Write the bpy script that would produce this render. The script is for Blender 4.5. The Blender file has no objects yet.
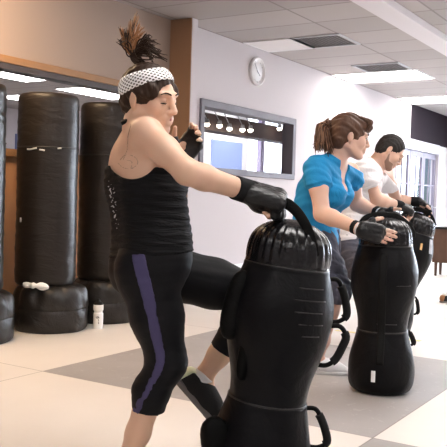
import bpy, bmesh, math, random
import numpy as np
from mathutils import Vector, Matrix

C = bpy.context.scene
COL = C.collection
rnd = random.Random(7)

# ------------------------------------------------------------------ camera
FPX, ROLL, PITCH, YAW, CAMH = 775.0, 0.030, math.radians(1.94), math.radians(32.3), 1.08
FW = np.array([math.cos(YAW)*math.cos(PITCH), math.sin(YAW)*math.cos(PITCH), -math.sin(PITCH)])
R0 = np.array([math.sin(YAW), -math.cos(YAW), 0.0])
U0 = np.cross(R0, FW)
RT = math.cos(ROLL)*R0 + math.sin(ROLL)*U0
UP = -math.sin(ROLL)*R0 + math.cos(ROLL)*U0
CAM = np.array([0, 0, CAMH])
cd = bpy.data.cameras.new('camera')
cd.sensor_width = 36; cd.lens = 36*FPX/447; cd.clip_start = .05
cam = bpy.data.objects.new('camera', cd); COL.objects.link(cam)
m = Matrix.Identity(4)
for i in range(3):
    m[i][0] = RT[i]; m[i][1] = UP[i]; m[i][2] = -FW[i]; m[i][3] = CAM[i]
cam.matrix_world = m
C.camera = cam

def at(x, y, d):
    """the point of the place seen at photo position x, y, d metres into the room"""
    return CAM + (FW + RT*(x-223.5)/FPX + UP*(223.5-y)/FPX)*d
# horizontal axes that the people are posed in: rightwards, into the room, up
RX = R0.copy(); FY = np.array([math.cos(YAW), math.sin(YAW), 0.0]); ZU = np.array([0, 0, 1.0])
def rfz(r, f, z):
    v = RX*r + FY*f + ZU*z
    return v/np.linalg.norm(v)
def nrm(v): v = np.asarray(v, float); return v/np.linalg.norm(v)

# ------------------------------------------------------------------ materials
def mat(name, col, rough=.5, spec=.5, metal=0, noise=None, bump=None, emit=None, sheen=0, coat=0, sss=0, noise_col=None):
    """noise=(scale, amount), bump=(scale, strength, distance)"""
    M = bpy.data.materials.new(name); M.use_nodes = True
    nt = M.node_tree; b = nt.nodes['Principled BSDF']
    b.inputs['Base Color'].default_value = (*col, 1)
    b.inputs['Roughness'].default_value = rough
    b.inputs['Specular IOR Level'].default_value = spec
    b.inputs['Metallic'].default_value = metal
    b.inputs['Sheen Weight'].default_value = sheen
    b.inputs['Coat Weight'].default_value = coat
    b.inputs['Subsurface Weight'].default_value = sss
    if sss: b.inputs['Subsurface Radius'].default_value = (.012, .005, .003)
    tc = nt.nodes.new('ShaderNodeTexCoord')
    if noise:
        n = nt.nodes.new('ShaderNodeTexNoise'); n.inputs['Scale'].default_value = noise[0]; n.inputs['Detail'].default_value = 5
        nt.links.new(tc.outputs['Object'], n.inputs['Vector'])
        mx = nt.nodes.new('ShaderNodeMix'); mx.data_type = 'RGBA'
        c2 = noise_col or tuple(max(0, c*(1-noise[1])) for c in col)
        mx.inputs[6].default_value = (*col, 1); mx.inputs[7].default_value = (*c2, 1)
        nt.links.new(n.outputs['Fac'], mx.inputs[0]); nt.links.new(mx.outputs[2], b.inputs['Base Color'])
    if bump:
        n2 = nt.nodes.new('ShaderNodeTexNoise'); n2.inputs['Scale'].default_value = bump[0]; n2.inputs['Detail'].default_value = 4
        n2.inputs['Distortion'].default_value = .6
        nt.links.new(tc.outputs['Object'], n2.inputs['Vector'])
        bp = nt.nodes.new('ShaderNodeBump'); bp.inputs['Strength'].default_value = bump[1]; bp.inputs['Distance'].default_value = bump[2]
        nt.links.new(n2.outputs['Fac'], bp.inputs['Height']); nt.links.new(bp.outputs['Normal'], b.inputs['Normal'])
    if emit:
        b.inputs['Emission Color'].default_value = (*emit[0], 1); b.inputs['Emission Strength'].default_value = emit[1]
    return M

def stretch(M, sx, sy, sz):
    """stretch the grain of a material's textures"""
    nt = M.node_tree
    tc = next(n for n in nt.nodes if n.type == 'TEX_COORD')
    mp = nt.nodes.new('ShaderNodeMapping'); mp.inputs['Scale'].default_value = (sx, sy, sz)
    for l in list(nt.links):
        if l.from_node == tc:
            to = l.to_socket; nt.links.remove(l); nt.links.new(mp.outputs[0], to)
    nt.links.new(tc.outputs['Object'], mp.inputs[0])
    return M

M = {}
M['vinyl'] = mat('black vinyl', (.004, .004, .005), .40, .12, bump=(9, .25, .03))
M['vinyl_gloss'] = mat('glossy black vinyl', (.004, .004, .005), .24, .34, bump=(14, .25, .02))
M['vinyl_worn'] = stretch(mat('worn black vinyl', (.013, .011, .010), .34, .30, bump=(6, .22, .03), noise=(3, .5), noise_col=(.022, .017, .014)), 1, 1, 3.2)
M['vinyl_matte'] = mat('matte black vinyl', (.003, .003, .003), .55, .08, bump=(22, .3, .02))
M['webbing'] = mat('black webbing', (.005, .005, .005), .6, .12, bump=(160, .4, .004))
M['seam'] = mat('seam piping', (.022, .020, .019), .4, .35)
M['foam'] = mat('black foam grip', (.008, .008, .008), .75, .25)
M['skin_tan'] = mat('tanned skin', (.70, .445, .315), .45, .4, noise=(9, .1), sss=.12)
M['skin_pale'] = mat('pale skin', (.68, .43, .33), .45, .4, noise=(9, .1), sss=.12)
M['skin_olive'] = mat('olive skin', (.66, .42, .32), .45, .4, noise=(9, .1), sss=.12)
M['lips'] = mat('lips', (.40, .14, .12), .4, .5)
M['eye'] = mat('eye', (.05, .03, .025), .25, .6)
M['eye_white'] = mat('eye white', (.7, .66, .62), .25, .6)
M['brow'] = mat('eyebrow hair', (.03, .018, .012), .7, .2)
M['hair_dark'] = stretch(mat('dark brown hair', (.022, .012, .008), .5, .2, bump=(60, .6, .01), noise=(30, .5), noise_col=(.05, .026, .015)), 1, 1, .15)
M['hair_tip'] = mat('lightened hair', (.30, .14, .06), .5, .25)
M['hair_brown'] = stretch(mat('reddish brown hair', (.042, .018, .011), .45, .35, bump=(60, .6, .01), noise=(22, .5), noise_col=(.13, .062, .034)), 1, 1, .2)
M['hair_light'] = mat('light brown hair', (.24, .125, .07), .45, .4)
M['hair_black'] = mat('short black hair', (.014, .011, .010), .6, .3, bump=(200, .6, .006))
M['beard'] = mat('stubble beard', (.27, .17, .13), .7, .2, bump=(260, .5, .003))
M['tank'] = stretch(mat('black jersey', (.006, .006, .007), .8, .15, bump=(16, .7, .02)), .45, .45, 3.5)
M['leggings'] = mat('black leggings', (.0045, .0045, .006), .65, .18, bump=(30, .15, .01))
M['purple'] = mat('purple stripe fabric', (.05, .043, .11), .65, .3)
M['blue_shirt'] = mat('blue jersey', (.012, .27, .58), .7, .3, bump=(14, .5, .02), noise=(6, .2))
M['white_shirt'] = mat('white jersey', (.80, .79, .82), .8, .2, bump=(12, .5, .02))
M['slate'] = mat('slate grey fabric', (.075, .078, .105), .8, .2, bump=(18, .6, .02))
M['glove'] = mat('black glove leather', (.006, .006, .007), .34, .35, bump=(40, .5, .01))
M['cuff'] = mat('black neoprene', (.008, .008, .009), .8, .15)
M['white_mark'] = mat('pale print', (.5, .5, .52), .6, .3)
M['white'] = mat('white plastic', (.82, .82, .84), .4, .5)
M['shoe_black'] = mat('black mesh', (.014, .014, .015), .7, .3, bump=(150, .4, .004))
M['shoe_white'] = mat('white shoe leather', (.72, .72, .74), .5, .4, bump=(60, .2, .004))
M['silver'] = mat('silver grey trim', (.42, .43, .46), .4, .5)
M['sole'] = mat('grey rubber sole', (.16, .15, .145), .7, .3)
M['sole_white'] = mat('white rubber sole', (.78, .78, .78), .6, .3)
M['lime'] = mat('pale lime trim', (.74, .80, .58), .5, .4)
M['sock'] = mat('white sock', (.75, .74, .74), .85, .2, bump=(120, .3, .003))
M['tattoo'] = mat('faded tattoo ink', (.36, .25, .19), .6, .2)

# ------------------------------------------------------------------ mesh helpers
def link_mesh(name, verts, faces, material, parent=None, smooth=True, origin=None):
    me = bpy.data.meshes.new(name)
    v = np.asarray(verts, float)
    if origin is not None: v = v - np.asarray(origin)
    if isinstance(faces, np.ndarray):
        n, k = faces.shape
        me.vertices.add(len(v)); me.vertices.foreach_set('co', v.astype(np.float32).ravel())
        me.loops.add(n*k); me.loops.foreach_set('vertex_index', faces.astype(np.int32).ravel())
        me.polygons.add(n); me.polygons.foreach_set('loop_start', np.arange(0, n*k, k, dtype=np.int32))
        me.update(calc_edges=True); me.validate()
    else:
        me.from_pydata([tuple(p) for p in v], [], faces); me.update()
    if smooth: me.polygons.foreach_set('use_smooth', np.ones(len(me.polygons), bool))
    for mm in (material if isinstance(material, (list, tuple)) else [material]): me.materials.append(mm)
    o = bpy.data.objects.new(name, me); COL.objects.link(o)
    if parent is not None: o.parent = parent
    return o

def tag(o, label, cat, group=None, kind=None):
    o['label'] = label; o['category'] = cat
    if group: o['group'] = group
    if kind: o['kind'] = kind
    return o

def thing(name, label, cat, loc=(0, 0, 0), group=None, rot=None):
    o = bpy.data.objects.new(name, None); COL.objects.link(o)
    o.location = loc; o.empty_display_size = .1
    if rot is not None: o.rotation_euler = rot.to_euler()
    return tag(o, label, cat, group)

class MB:
    """collects shapes into one mesh"""
    def __init__(s): s.v = []; s.f = []; s.mi = []
    def add(s, v, f, mi=0):
        n = len(s.v); s.v += [tuple(p) for p in v]; s.f += [tuple(i+n for i in q) for q in f]; s.mi += [mi]*len(f); return s
    def box(s, a, b, mi=0):
        x0, y0, z0 = a; x1, y1, z1 = b
        v = [(x0,y0,z0),(x1,y0,z0),(x1,y1,z0),(x0,y1,z0),(x0,y0,z1),(x1,y0,z1),(x1,y1,z1),(x0,y1,z1)]
        return s.add(v, [(0,3,2,1),(4,5,6,7),(0,1,5,4),(1,2,6,5),(2,3,7,6),(3,0,4,7)], mi)
    def tube(s, pts, r, n=8, mi=0, flat=1.0, closed=False, side=None):
        """sweep of a round or flat section; r a number or one per point"""
        P = [np.asarray(p, float) for p in pts]; k = len(P)
        rs = r if hasattr(r, '__len__') else [r]*k
        v = []; prev = None
        for i in range(k):
            if closed: t = P[(i+1) % k]-P[i-1]
            else: t = P[min(i+1, k-1)]-P[max(i-1, 0)]
            t = nrm(t)
            if side is not None: a = np.asarray(side, float)
            elif prev is None: a = np.array([0, 0, 1.]) if abs(t[2]) < .9 else np.array([1., 0, 0])
            else: a = prev
            a = a-t*(a@t)
            a = nrm(a); b = np.cross(t, a); prev = a
            for j in range(n):
                q = 2*math.pi*j/n
                v.append(P[i]+a*math.cos(q)*rs[i]+b*math.sin(q)*rs[i]*flat)
        f = []
        for i in range(k if closed else k-1):
            i2 = (i+1) % k
            for j in range(n):
                f.append((i*n+j, i*n+(j+1) % n, i2*n+(j+1) % n, i2*n+j))
        if not closed:
            f.append(tuple(range(n-1, -1, -1))); f.append(tuple((k-1)*n+j for j in range(n)))
        return s.add(v, f, mi)
    def lathe(s, prof, n=48, c=(0, 0, 0), fn=None, mi=0):
        """prof: (z, r) list; fn(theta, z, r) -> r"""
        v = []
        for z, r in prof:
            for j in range(n):
                q = 2*math.pi*j/n; rr = fn(q, z, r) if fn else r
                v.append((c[0]+rr*math.cos(q), c[1]+rr*math.sin(q), c[2]+z))
        f = [(i*n+j, i*n+(j+1) % n, (i+1)*n+(j+1) % n, (i+1)*n+j) for i in range(len(prof)-1) for j in range(n)]
        f.append(tuple(range(n-1, -1, -1))); f.append(tuple((len(prof)-1)*n+j for j in range(n)))
        return s.add(v, f, mi)
    def ell(s, c, r, n=20, mi=0, axes=None, e=1.0):
        v = []; f = []; A = np.eye(3) if axes is None else np.array(axes)
        sp = lambda x: math.copysign(abs(x)**e, x)
        for i in range(n//2+1):
            t = -math.pi/2+math.pi*i/(n//2)
            for j in range(n):
                q = 2*math.pi*j/n
                p = np.array([sp(math.cos(t))*sp(math.cos(q))*r[0], sp(math.cos(t))*sp(math.sin(q))*r[1], sp(math.sin(t))*r[2]])
                v.append(np.asarray(c)+p@A)
        for i in range(n//2):
            for j in range(n): f.append((i*n+j, i*n+(j+1) % n, (i+1)*n+(j+1) % n, (i+1)*n+j))
        return s.add(v, f, mi)
    def build(s, name, material, parent=None, smooth=True, bevel=0, origin=None):
        o = link_mesh(name, s.v, s.f, material, parent, smooth, origin)
        if len(set(s.mi)) > 1: o.data.polygons.foreach_set('material_index', np.array(s.mi, np.int32))
        bm = bmesh.new(); bm.from_mesh(o.data)
        bmesh.ops.remove_doubles(bm, verts=bm.verts, dist=1e-6)
        bmesh.ops.recalc_face_normals(bm, faces=bm.faces)
        bm.to_mesh(o.data); bm.free()
        if bevel:
            b = o.modifiers.new('bevel', 'BEVEL'); b.width = bevel; b.segments = 2; b.limit_method = 'ANGLE'
        return o

def spline(pts, n=6):
    """Catmull-Rom through the points"""
    P = [np.asarray(p, float) for p in pts]; P = [2*P[0]-P[1]]+P+[2*P[-1]-P[-2]]; out = []
    for i in range(1, len(P)-2):
        for k in range(n):
            t = k/n; a, b, c, d = P[i-1:i+3]
            out.append(.5*(2*b+(c-a)*t+(2*a-5*b+4*c-d)*t*t+(3*b-a-3*c+d)*t**3))
    out.append(P[-2]); return out

# ------------------------------------------------------------------ smooth solid modelling on a grid
def cone(a, b, ra, rb=None, k=.02, tg='', flat_b=False, flat_a=False):
    return dict(t='c', a=np.asarray(a, float), b=np.asarray(b, float), ra=ra, rb=ra if rb is None else rb, k=k, tg=tg, fb=flat_b, fa=flat_a)
def ell(c, r, axes=None, k=.02, tg='', neg=False):
    return dict(t='e', c=np.asarray(c, float), r=np.asarray(r, float), A=np.eye(3) if axes is None else np.array(axes, float), k=k, tg=tg, neg=neg)

def bounds(p, pad):
    if p['t'] == 'c':
        lo = np.minimum(p['a']-p['ra'], p['b']-p['rb']); hi = np.maximum(p['a']+p['ra'], p['b']+p['rb'])
        lo = np.minimum(lo, np.minimum(p['a'], p['b'])-max(p['ra'], p['rb'])*.3); hi = np.maximum(hi, np.maximum(p['a'], p['b'])+max(p['ra'], p['rb'])*.3)
    else:
        e = np.sqrt(((p['A']*p['r'][:, None])**2).sum(0)); lo = p['c']-e; hi = p['c']+e
    return lo-pad, hi+pad

def ev(p, X, Y, Z):
    if p['t'] == 'c':
        a, b = p['a'], p['b']; d = b-a; L2 = max(d@d, 1e-9)
        x, y, z = X-a[0], Y-a[1], Z-a[2]
        t0 = (x*d[0]+y*d[1]+z*d[2])/L2
        t = np.clip(t0, 0, 1)
        D = np.sqrt((x-t*d[0])**2+(y-t*d[1])**2+(z-t*d[2])**2)-(p['ra']+(p['rb']-p['ra'])*t)
        L = math.sqrt(L2)
        if p['fb']: D = np.maximum(D, (t0-1)*L)
        if p['fa']: D = np.maximum(D, -t0*L)
        return D
    c, A, r = p['c'], p['A'], p['r']
    x, y, z = X-c[0], Y-c[1], Z-c[2]
    q = [(A[i, 0]*x+A[i, 1]*y+A[i, 2]*z) for i in range(3)]
    k0 = np.sqrt(sum((q[i]/r[i])**2 for i in range(3))); k1 = np.sqrt(sum((q[i]/r[i]**2)**2 for i in range(3)))
    return k0*(k0-1)/np.maximum(k1, 1e-6)

def field(prims, xs, ys, zs, h, inflate=0.0):
    D = np.full((len(xs), len(ys), len(zs)), .08, np.float32)
    o = np.array([xs[0], ys[0], zs[0]])
    for p in prims:
        k = p['k']; lo, hi = bounds(p, k+inflate+3*h)
        i0 = np.maximum(np.floor((lo-o)/h).astype(int), 0); i1 = np.minimum(np.ceil((hi-o)/h).astype(int)+1, D.shape)
        if (i1 <= i0).any(): continue
        s = tuple(slice(a, b) for a, b in zip(i0, i1))
        d = ev(p, xs[s[0]][:, None, None], ys[s[1]][None, :, None], zs[s[2]][None, None, :]).astype(np.float32)
        cur = D[s]
        if p.get('neg'):
            d = -d; hh = np.maximum(k-np.abs(cur-d), 0)/k
            D[s] = np.maximum(cur, d)+hh*hh*k*.25
        else:
            hh = np.maximum(k-np.abs(cur-d), 0)/k
            D[s] = np.minimum(cur, d)-hh*hh*k*.25
    return D-inflate if inflate else D

def nets(D, o, h):
    """naive surface nets"""
    S = D < 0
    n = np.array(D.shape)
    cnt = np.zeros(n-1, np.int8)
    for a in (0, 1):
        for b in (0, 1):
            for c in (0, 1): cnt += S[a:n[0]-1+a, b:n[1]-1+b, c:n[2]-1+c]
    act = np.argwhere((cnt > 0) & (cnt < 8))
    idx = np.full(n-1, -1, np.int32); idx[tuple(act.T)] = np.arange(len(act))
    acc = np.zeros((len(act), 3)); num = np.zeros(len(act))
    cor = [np.array(q) for q in [(0,0,0),(1,0,0),(0,1,0),(1,1,0),(0,0,1),(1,0,1),(0,1,1),(1,1,1)]]
    val = [D[tuple((act+q).T)] for q in cor]
    for e0, e1 in [(0,1),(2,3),(4,5),(6,7),(0,2),(1,3),(4,6),(5,7),(0,4),(1,5),(2,6),(3,7)]:
        a, b = val[e0], val[e1]; mk = (a < 0) != (b < 0)
        t = np.where(mk, a/np.where(mk, a-b, 1), 0)
        acc += np.where(mk[:, None], cor[e0]+(cor[e1]-cor[e0])*t[:, None], 0); num += mk
    V = o+(act+acc/num[:, None])*h
    Q = []
    for ax in range(3):
        u, w = (ax+1) % 3, (ax+2) % 3
        s0 = [slice(1, n[i]-1) for i in range(3)]; s1 = list(s0)
        s0[ax] = slice(0, n[ax]-1); s1[ax] = slice(1, n[ax])
        A, B = S[tuple(s0)], S[tuple(s1)]
        for flip, mk in ((False, A & ~B), (True, B & ~A)):
            e = np.argwhere(mk)
            if not len(e): continue
            off = np.ones(3, int); off[ax] = 0
            e = e+off
            du = np.zeros(3, int); du[u] = 1; dw = np.zeros(3, int); dw[w] = 1
            q = np.stack([idx[tuple((e-du-dw).T)], idx[tuple((e-dw).T)], idx[tuple(e.T)], idx[tuple((e-du).T)]], 1)
            if flip: q = q[:, ::-1]
            Q.append(q)
    Q = np.concatenate(Q); Q = Q[(Q >= 0).all(1)]
    return V, Q

def solid(name, prims, material, parent, origin, h=.005, inflate=0.0, clip=None, clip_k=0, sub=None, planes=(), noise=None, relax=1):
    pad = inflate+.02
    bl = [bounds(p, pad) for p in prims if not p.get('neg')]
    lo = np.min([b[0] for b in bl], 0); hi = np.max([b[1] for b in bl], 0)
    if clip:
        cb = [bounds(p, .02) for p in clip]
        lo = np.maximum(lo, np.min([b[0] for b in cb], 0)); hi = np.minimum(hi, np.max([b[1] for b in cb], 0))
    lo = lo-3*h
    n = np.ceil((hi+3*h-lo)/h).astype(int)+1
    xs, ys, zs = [lo[i]+np.arange(n[i])*h for i in range(3)]
    D = field(prims, xs, ys, zs, h, inflate)
    G = None
    if noise: D = D+noise(xs[:, None, None], ys[None, :, None], zs[None, None, :]).astype(np.float32)
    if clip: D = np.maximum(D, field(clip, xs, ys, zs, h))
    if sub: D = np.maximum(D, -field(sub, xs, ys, zs, h))
    for p, nn in planes:
        nn = nrm(nn)
        D = np.maximum(D, ((xs-p[0])*nn[0])[:, None, None]+((ys-p[1])*nn[1])[None, :, None]+((zs-p[2])*nn[2])[None, None, :])
    V, Q = nets(D, lo, h)
    for _ in range(relax):      # light Laplacian pass
        acc = np.zeros_like(V); num = np.zeros(len(V))
        for a, b in ((0,1),(1,2),(2,3),(3,0)):
            np.add.at(acc, Q[:, a], V[Q[:, b]]); np.add.at(acc, Q[:, b], V[Q[:, a]])
            np.add.at(num, Q[:, a], 1); np.add.at(num, Q[:, b], 1)
        V = V*.5+.5*acc/np.maximum(num, 1)[:, None]
    return link_mesh(name, V, Q, material, parent, True, origin)
# ================================================================== THE SETTING
def struct(name, mb, material, bevel=0, smooth=False):
    o = mb.build(name, material, None, smooth, bevel); o['kind'] = 'structure'; return o
HC = 2.9            # ceiling
WL, WC = 4.85, 4.78   # left (recessed) wall, clock wall
XP0, XP1, YP = 6.54, 6.64, 4.58   # wall end between them
XF, XB, YR = 16.6, -3.0, -4.5     # far, back, right walls

def floor_mat():
    Mt = mat('rubber floor tiles', (.5, .45, .4), .5, .35)
    nt = Mt.node_tree; b = nt.nodes['Principled BSDF']; L = nt.links
    tc = nt.nodes.new('ShaderNodeTexCoord'); sp = nt.nodes.new('ShaderNodeSeparateXYZ'); L.new(tc.outputs['Object'], sp.inputs[0])
    def mth(op, a, bb=None, c=None):
        n = nt.nodes.new('ShaderNodeMath'); n.operation = op
        for i, v in enumerate((a, bb, c)):
            if v is None: continue
            if isinstance(v, (int, float)): n.inputs[i].default_value = v
            else: L.new(v, n.inputs[i])
        return n.outputs[0]
    SX, SY, X0, Y0 = 1.975, 2.10, 3.35, 1.275
    fx = mth('DIVIDE', mth('SUBTRACT', sp.outputs[0], X0), SX); fy = mth('DIVIDE', mth('SUBTRACT', sp.outputs[1], Y0), SY)
    s = mth('FLOORED_MODULO', mth('ADD', mth('FLOOR', fx), mth('FLOOR', fy)), 2.0)       # 0 on the grey squares
    sel = mth('LESS_THAN', s, .5)
    # far end: plain pale tiles
    near = mth('MULTIPLY', mth('LESS_THAN', sp.outputs[0], X0+SX), mth('LESS_THAN', sp.outputs[1], Y0+SY))
    sel = mth('MULTIPLY', sel, near)
    # thin joints
    def joint(fv, size):
        fr = mth('FRACT', fv); dd = mth('MINIMUM', fr, mth('SUBTRACT', 1.0, fr)); return mth('LESS_THAN', mth('MULTIPLY', dd, size), .0035)
    j = mth('MAXIMUM', joint(fx, SX), joint(fy, SY))
    n1 = nt.nodes.new('ShaderNodeTexNoise'); n1.inputs['Scale'].default_value = 2.2; n1.inputs['Detail'].default_value = 6; L.new(tc.outputs['Object'], n1.inputs['Vector'])
    n2 = nt.nodes.new('ShaderNodeTexNoise'); n2.inputs['Scale'].default_value = 14; n2.inputs['Detail'].default_value = 6; n2.inputs['Distortion'].default_value = 1.5; L.new(tc.outputs['Object'], n2.inputs['Vector'])
    def mix(f, a, c):
        n = nt.nodes.new('ShaderNodeMix'); n.data_type = 'RGBA'
        for i, v in ((0, f), (6, a), (7, c)):
            if isinstance(v, tuple): n.inputs[i].default_value = (*v, 1)
            elif isinstance(v, (int, float)): n.inputs[i].default_value = v
            else: L.new(v, n.inputs[i])
        return n.outputs[2]
    beige = mix(n1.outputs['Fac'], (.71, .67, .635), (.64, .60, .565))
    grey = mix(n1.outputs['Fac'], (.375, .355, .35), (.29, .275, .272))
    sc = mth('GREATER_THAN', n2.outputs['Fac'], .64)
    grey = mix(mth('MULTIPLY', sc, .25), grey, (.50, .48, .47))
    col = mix(sel, beige, grey)
    col = mix(mth('MULTIPLY', j, .7), col, (.16, .14, .13))
    L.new(col, b.inputs['Base Color'])
    r = nt.nodes.new('ShaderNodeMapRange'); L.new(n1.outputs['Fac'], r.inputs[0]); r.inputs[3].default_value = .38; r.inputs[4].default_value = .55
    L.new(r.outputs[0], b.inputs['Roughness'])
    bp = nt.nodes.new('ShaderNodeBump'); bp.inputs['Strength'].default_value = .15; bp.inputs['Distance'].default_value = .004
    L.new(n2.outputs['Fac'], bp.inputs['Height']); L.new(bp.outputs[0], b.inputs['Normal'])
    return Mt

def ceil_mat():
    Mt = mat('suspended ceiling tiles', (.55, .52, .51), .9, .2)
    nt = Mt.node_tree; b = nt.nodes['Principled BSDF']; L = nt.links
    tc = nt.nodes.new('ShaderNodeTexCoord'); mp = nt.nodes.new('ShaderNodeMapping'); L.new(tc.outputs['Object'], mp.inputs[0])
    mp.inputs['Location'].default_value = (-7.86, -3.55, 0)
    br = nt.nodes.new('ShaderNodeTexBrick'); L.new(mp.outputs[0], br.inputs['Vector'])
    br.offset = 0; br.inputs['Scale'].default_value = 1; br.inputs['Brick Width'].default_value = .61; br.inputs['Row Height'].default_value = 1.22
    br.inputs['Mortar Size'].default_value = .012; br.inputs['Mortar Smooth'].default_value = .2
    br.inputs['Color1'].default_value = (.44, .405, .395, 1); br.inputs['Color2'].default_value = (.37, .34, .33, 1); br.inputs['Mortar'].default_value = (.27, .245, .24, 1)
    L.new(br.outputs['Color'], b.inputs['Base Color'])
    return Mt

wall_pale = mat('pale lilac grey wall paint', (.59, .55, .565), .85, .2, noise=(1.5, .05), bump=(120, .15, .003))
wall_tan = mat('taupe wall paint', (.37, .295, .255), .85, .2, noise=(1.2, .06), bump=(120, .15, .003))
wall_orange = mat('orange brown wall paint', (.62, .33, .17), .8, .25, noise=(1.2, .08))
wall_brown = mat('caramel brown wall paint', (.36, .215, .13), .8, .25, noise=(1.2, .06))
wall_plum = mat('dark plum wall paint', (.028, .021, .028), .9, .05)
frame_grey = mat('grey window frame paint', (.15, .138, .16), .55, .3)
wood_trim = stretch(mat('varnished wood trim', (.36, .19, .075), .45, .4, noise=(5, .4)), .2, 1, 4)
dark_trim = mat('dark brown steel trim', (.055, .045, .045), .5, .4)
white_paint = mat('white gloss paint', (.82, .81, .82), .45, .4)
glass = bpy.data.materials.new('window glass'); glass.use_nodes = True
_b = glass.node_tree.nodes['Principled BSDF']; _b.inputs['Transmission Weight'].default_value = 1; _b.inputs['Roughness'].default_value = 0
_b.inputs['IOR'].default_value = 1.02; _b.inputs['Base Color'].default_value = (.98, .98, 1, 1)
day = mat('daylit street seen through glass', (.8, .85, .9), .3, .3, emit=((.88, .93, 1.0), 3.2))
tube_on = mat('lit fluorescent diffuser', (.9, .9, .9), .5, .3, emit=((1.0, .96, .93), 15.0))
tube_warm = mat('warm lit diffuser', (.9, .85, .8), .5, .3, emit=((1.0, .70, .42), 24.0))
tube_off = mat('unlit diffuser', (.80, .77, .77), .5, .3)

struct('floor', MB().box((XB, YR, -.1), (20, 13.3, 0)), floor_mat())
struct('ceiling', MB().box((XB, YR, HC), (20, 13.3, HC+.1)), ceil_mat())
struct('wall_back', MB().box((XB-.1, YR, 0), (XB, WL, HC)), wall_pale)
struct('wall_right', MB().box((XB, YR-.1, 0), (XF, YR, HC)), wall_pale)

# left wall with its long interior window
OX0, OX1, OZ0, OZ1 = 2.2, 6.15, 1.42, 2.10
struct('wall_left', MB().box((XB, WL, OZ1), (XP0, WL+.12, HC)).box((XB, WL, 0), (OX0, WL+.12, OZ1)).box((OX1, WL, 0), (XP0, WL+.12, OZ1)), wall_tan)
struct('wall_left_low', MB().box((OX0, WL, 0), (OX1, WL+.12, OZ0)), wall_orange)
struct('trim_1', MB().box((OX0-.05, WL-.03, OZ1), (OX1+.05, WL+.02, OZ1+.062)), wood_trim, .006)
struct('trim_2', MB().box((OX0-.05, WL-.04, OZ0-.065), (OX1+.05, WL+.14, OZ0)), wood_trim, .006)
struct('window_1', MB().box((OX0, WL+.05, OZ0), (OX1, WL+.056, OZ1)), glass)
w1 = MB()
w1.box((OX0, WL-.02, OZ1-.05), (OX1, WL+.12, OZ1)); w1.box((OX0-.04, WL-.02, OZ0), (OX0, WL+.12, OZ1)); w1.box((OX1, WL-.02, OZ0), (OX1+.04, WL+.12, OZ1))
struct('window_frame', w1, dark_trim, .004)
# wall end
struct('wall_end', MB().box((XP0, YP, 0), (XP1, WL, HC)), wall_pale)
struct('wall_end_side', MB().box((XP0-.012, YP+.004, 0), (XP0-.001, WL-.001, HC-.001)), wall_brown)
# clock wall with the framed window, then the dark fascia over the glazed doors
WX0, WX1, WZ0, WZ1 = 7.06, 9.2, 1.37, 2.10
DX0, DX1, DZ = 13.25, 15.6, 2.07
struct('wall_clock', MB().box((XP1, WC, 0), (WX0, WC+.14, HC)).box((WX0, WC, 0), (WX1, WC+.14, WZ0)).box((WX0, WC, WZ1), (WX1, WC+.14, HC))
       .box((WX1, WC, 0), (DX0, WC+.14, HC)).box((DX0, WC, 2.26), (13.9, WC+.14, HC)), wall_pale)
struct('wall_fascia', MB().box((13.9, WC, 2.25), (XF, WC+.14, HC)), wall_plum)
struct('wall_door_side', MB().box((DX1+.08, WC, 0), (XF, WC+.14, 2.25)), white_paint)
struct('baseboard_left', MB().box((XB, WL-.015, 0), (XP0-.012, WL, .10)), dark_trim)
struct('baseboard_clock', MB().box((XP1, WC-.018, 0), (DX0-.08, WC, .29)), white_paint, .004)
w2 = MB()
for a, b in (((WX0-.06, WC-.03, WZ1-.03), (WX1+.06, WC+.14, WZ1+.05)), ((WX0-.06, WC-.03, WZ0-.03), (WX1+.06, WC+.14, WZ0+.04)),
             ((WX0-.06, WC-.03, WZ0+.04), (WX0+.01, WC+.14, WZ1-.03)), ((WX1-.02, WC-.03, WZ0+.04), (WX1+.06, WC+.14, WZ1-.03))):
    w2.box(a, b)
struct('window_frame_2', w2, frame_grey, .006)
struct('window_2', MB().box((WX0, WC+.07, WZ0), (WX1, WC+.076, WZ1)), glass)

# glazed doors at the end of the clock wall
dm = MB()
dm.box((DX0-.08, WC-.02, DZ), (DX1+.08, WC+.14, 2.26)); dm.box((DX0-.08, WC-.02, 0), (DX0, WC+.14, DZ)); dm.box((DX1, WC-.02, 0), (DX1+.08, WC+.14, DZ))
door_paint = mat('lavender white door paint', (.24, .22, .29), .5, .3)
struct('trim_3', dm, mat('pale door surround', (.60, .57, .62), .5, .3), .005)
nl = 3; dw = (DX1-DX0)/nl
for k in range(nl):
    a = DX0+k*dw+.006; b = a+dw-.012
    q = MB(); y0, y1 = WC+.03, WC+.075
    q.box((a, y0, 0), (a+.09, y1, DZ-.005)); q.box((b-.09, y0, 0), (b, y1, DZ-.005))
    q.box((a+.09, y0, 0), (b-.09, y1, .22)); q.box((a+.09, y0, DZ-.11), (b-.09, y1, DZ-.005))
    for z in (.62, 1.02, 1.42): q.box((a+.09, y0+.01, z), (b-.09, y1-.01, z+.03))
    q.box(((a+b)/2-.012, y0+.01, .22), ((a+b)/2+.012, y1-.01, DZ-.11))
    d = struct(f'door_{k+1}', q, door_paint, .003)
    g = MB().box((a+.09, y0+.02, .22), (b-.09, y0+.026, DZ-.11)).build('pane', glass, d, False)
    hb = MB().tube([(b-.05, y0, 1.0), (b-.05, y0-.05, 1.0), (b-.17, y0-.05, 1.0)], .011); hb.build('door_handle', M['silver'], d)
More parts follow.
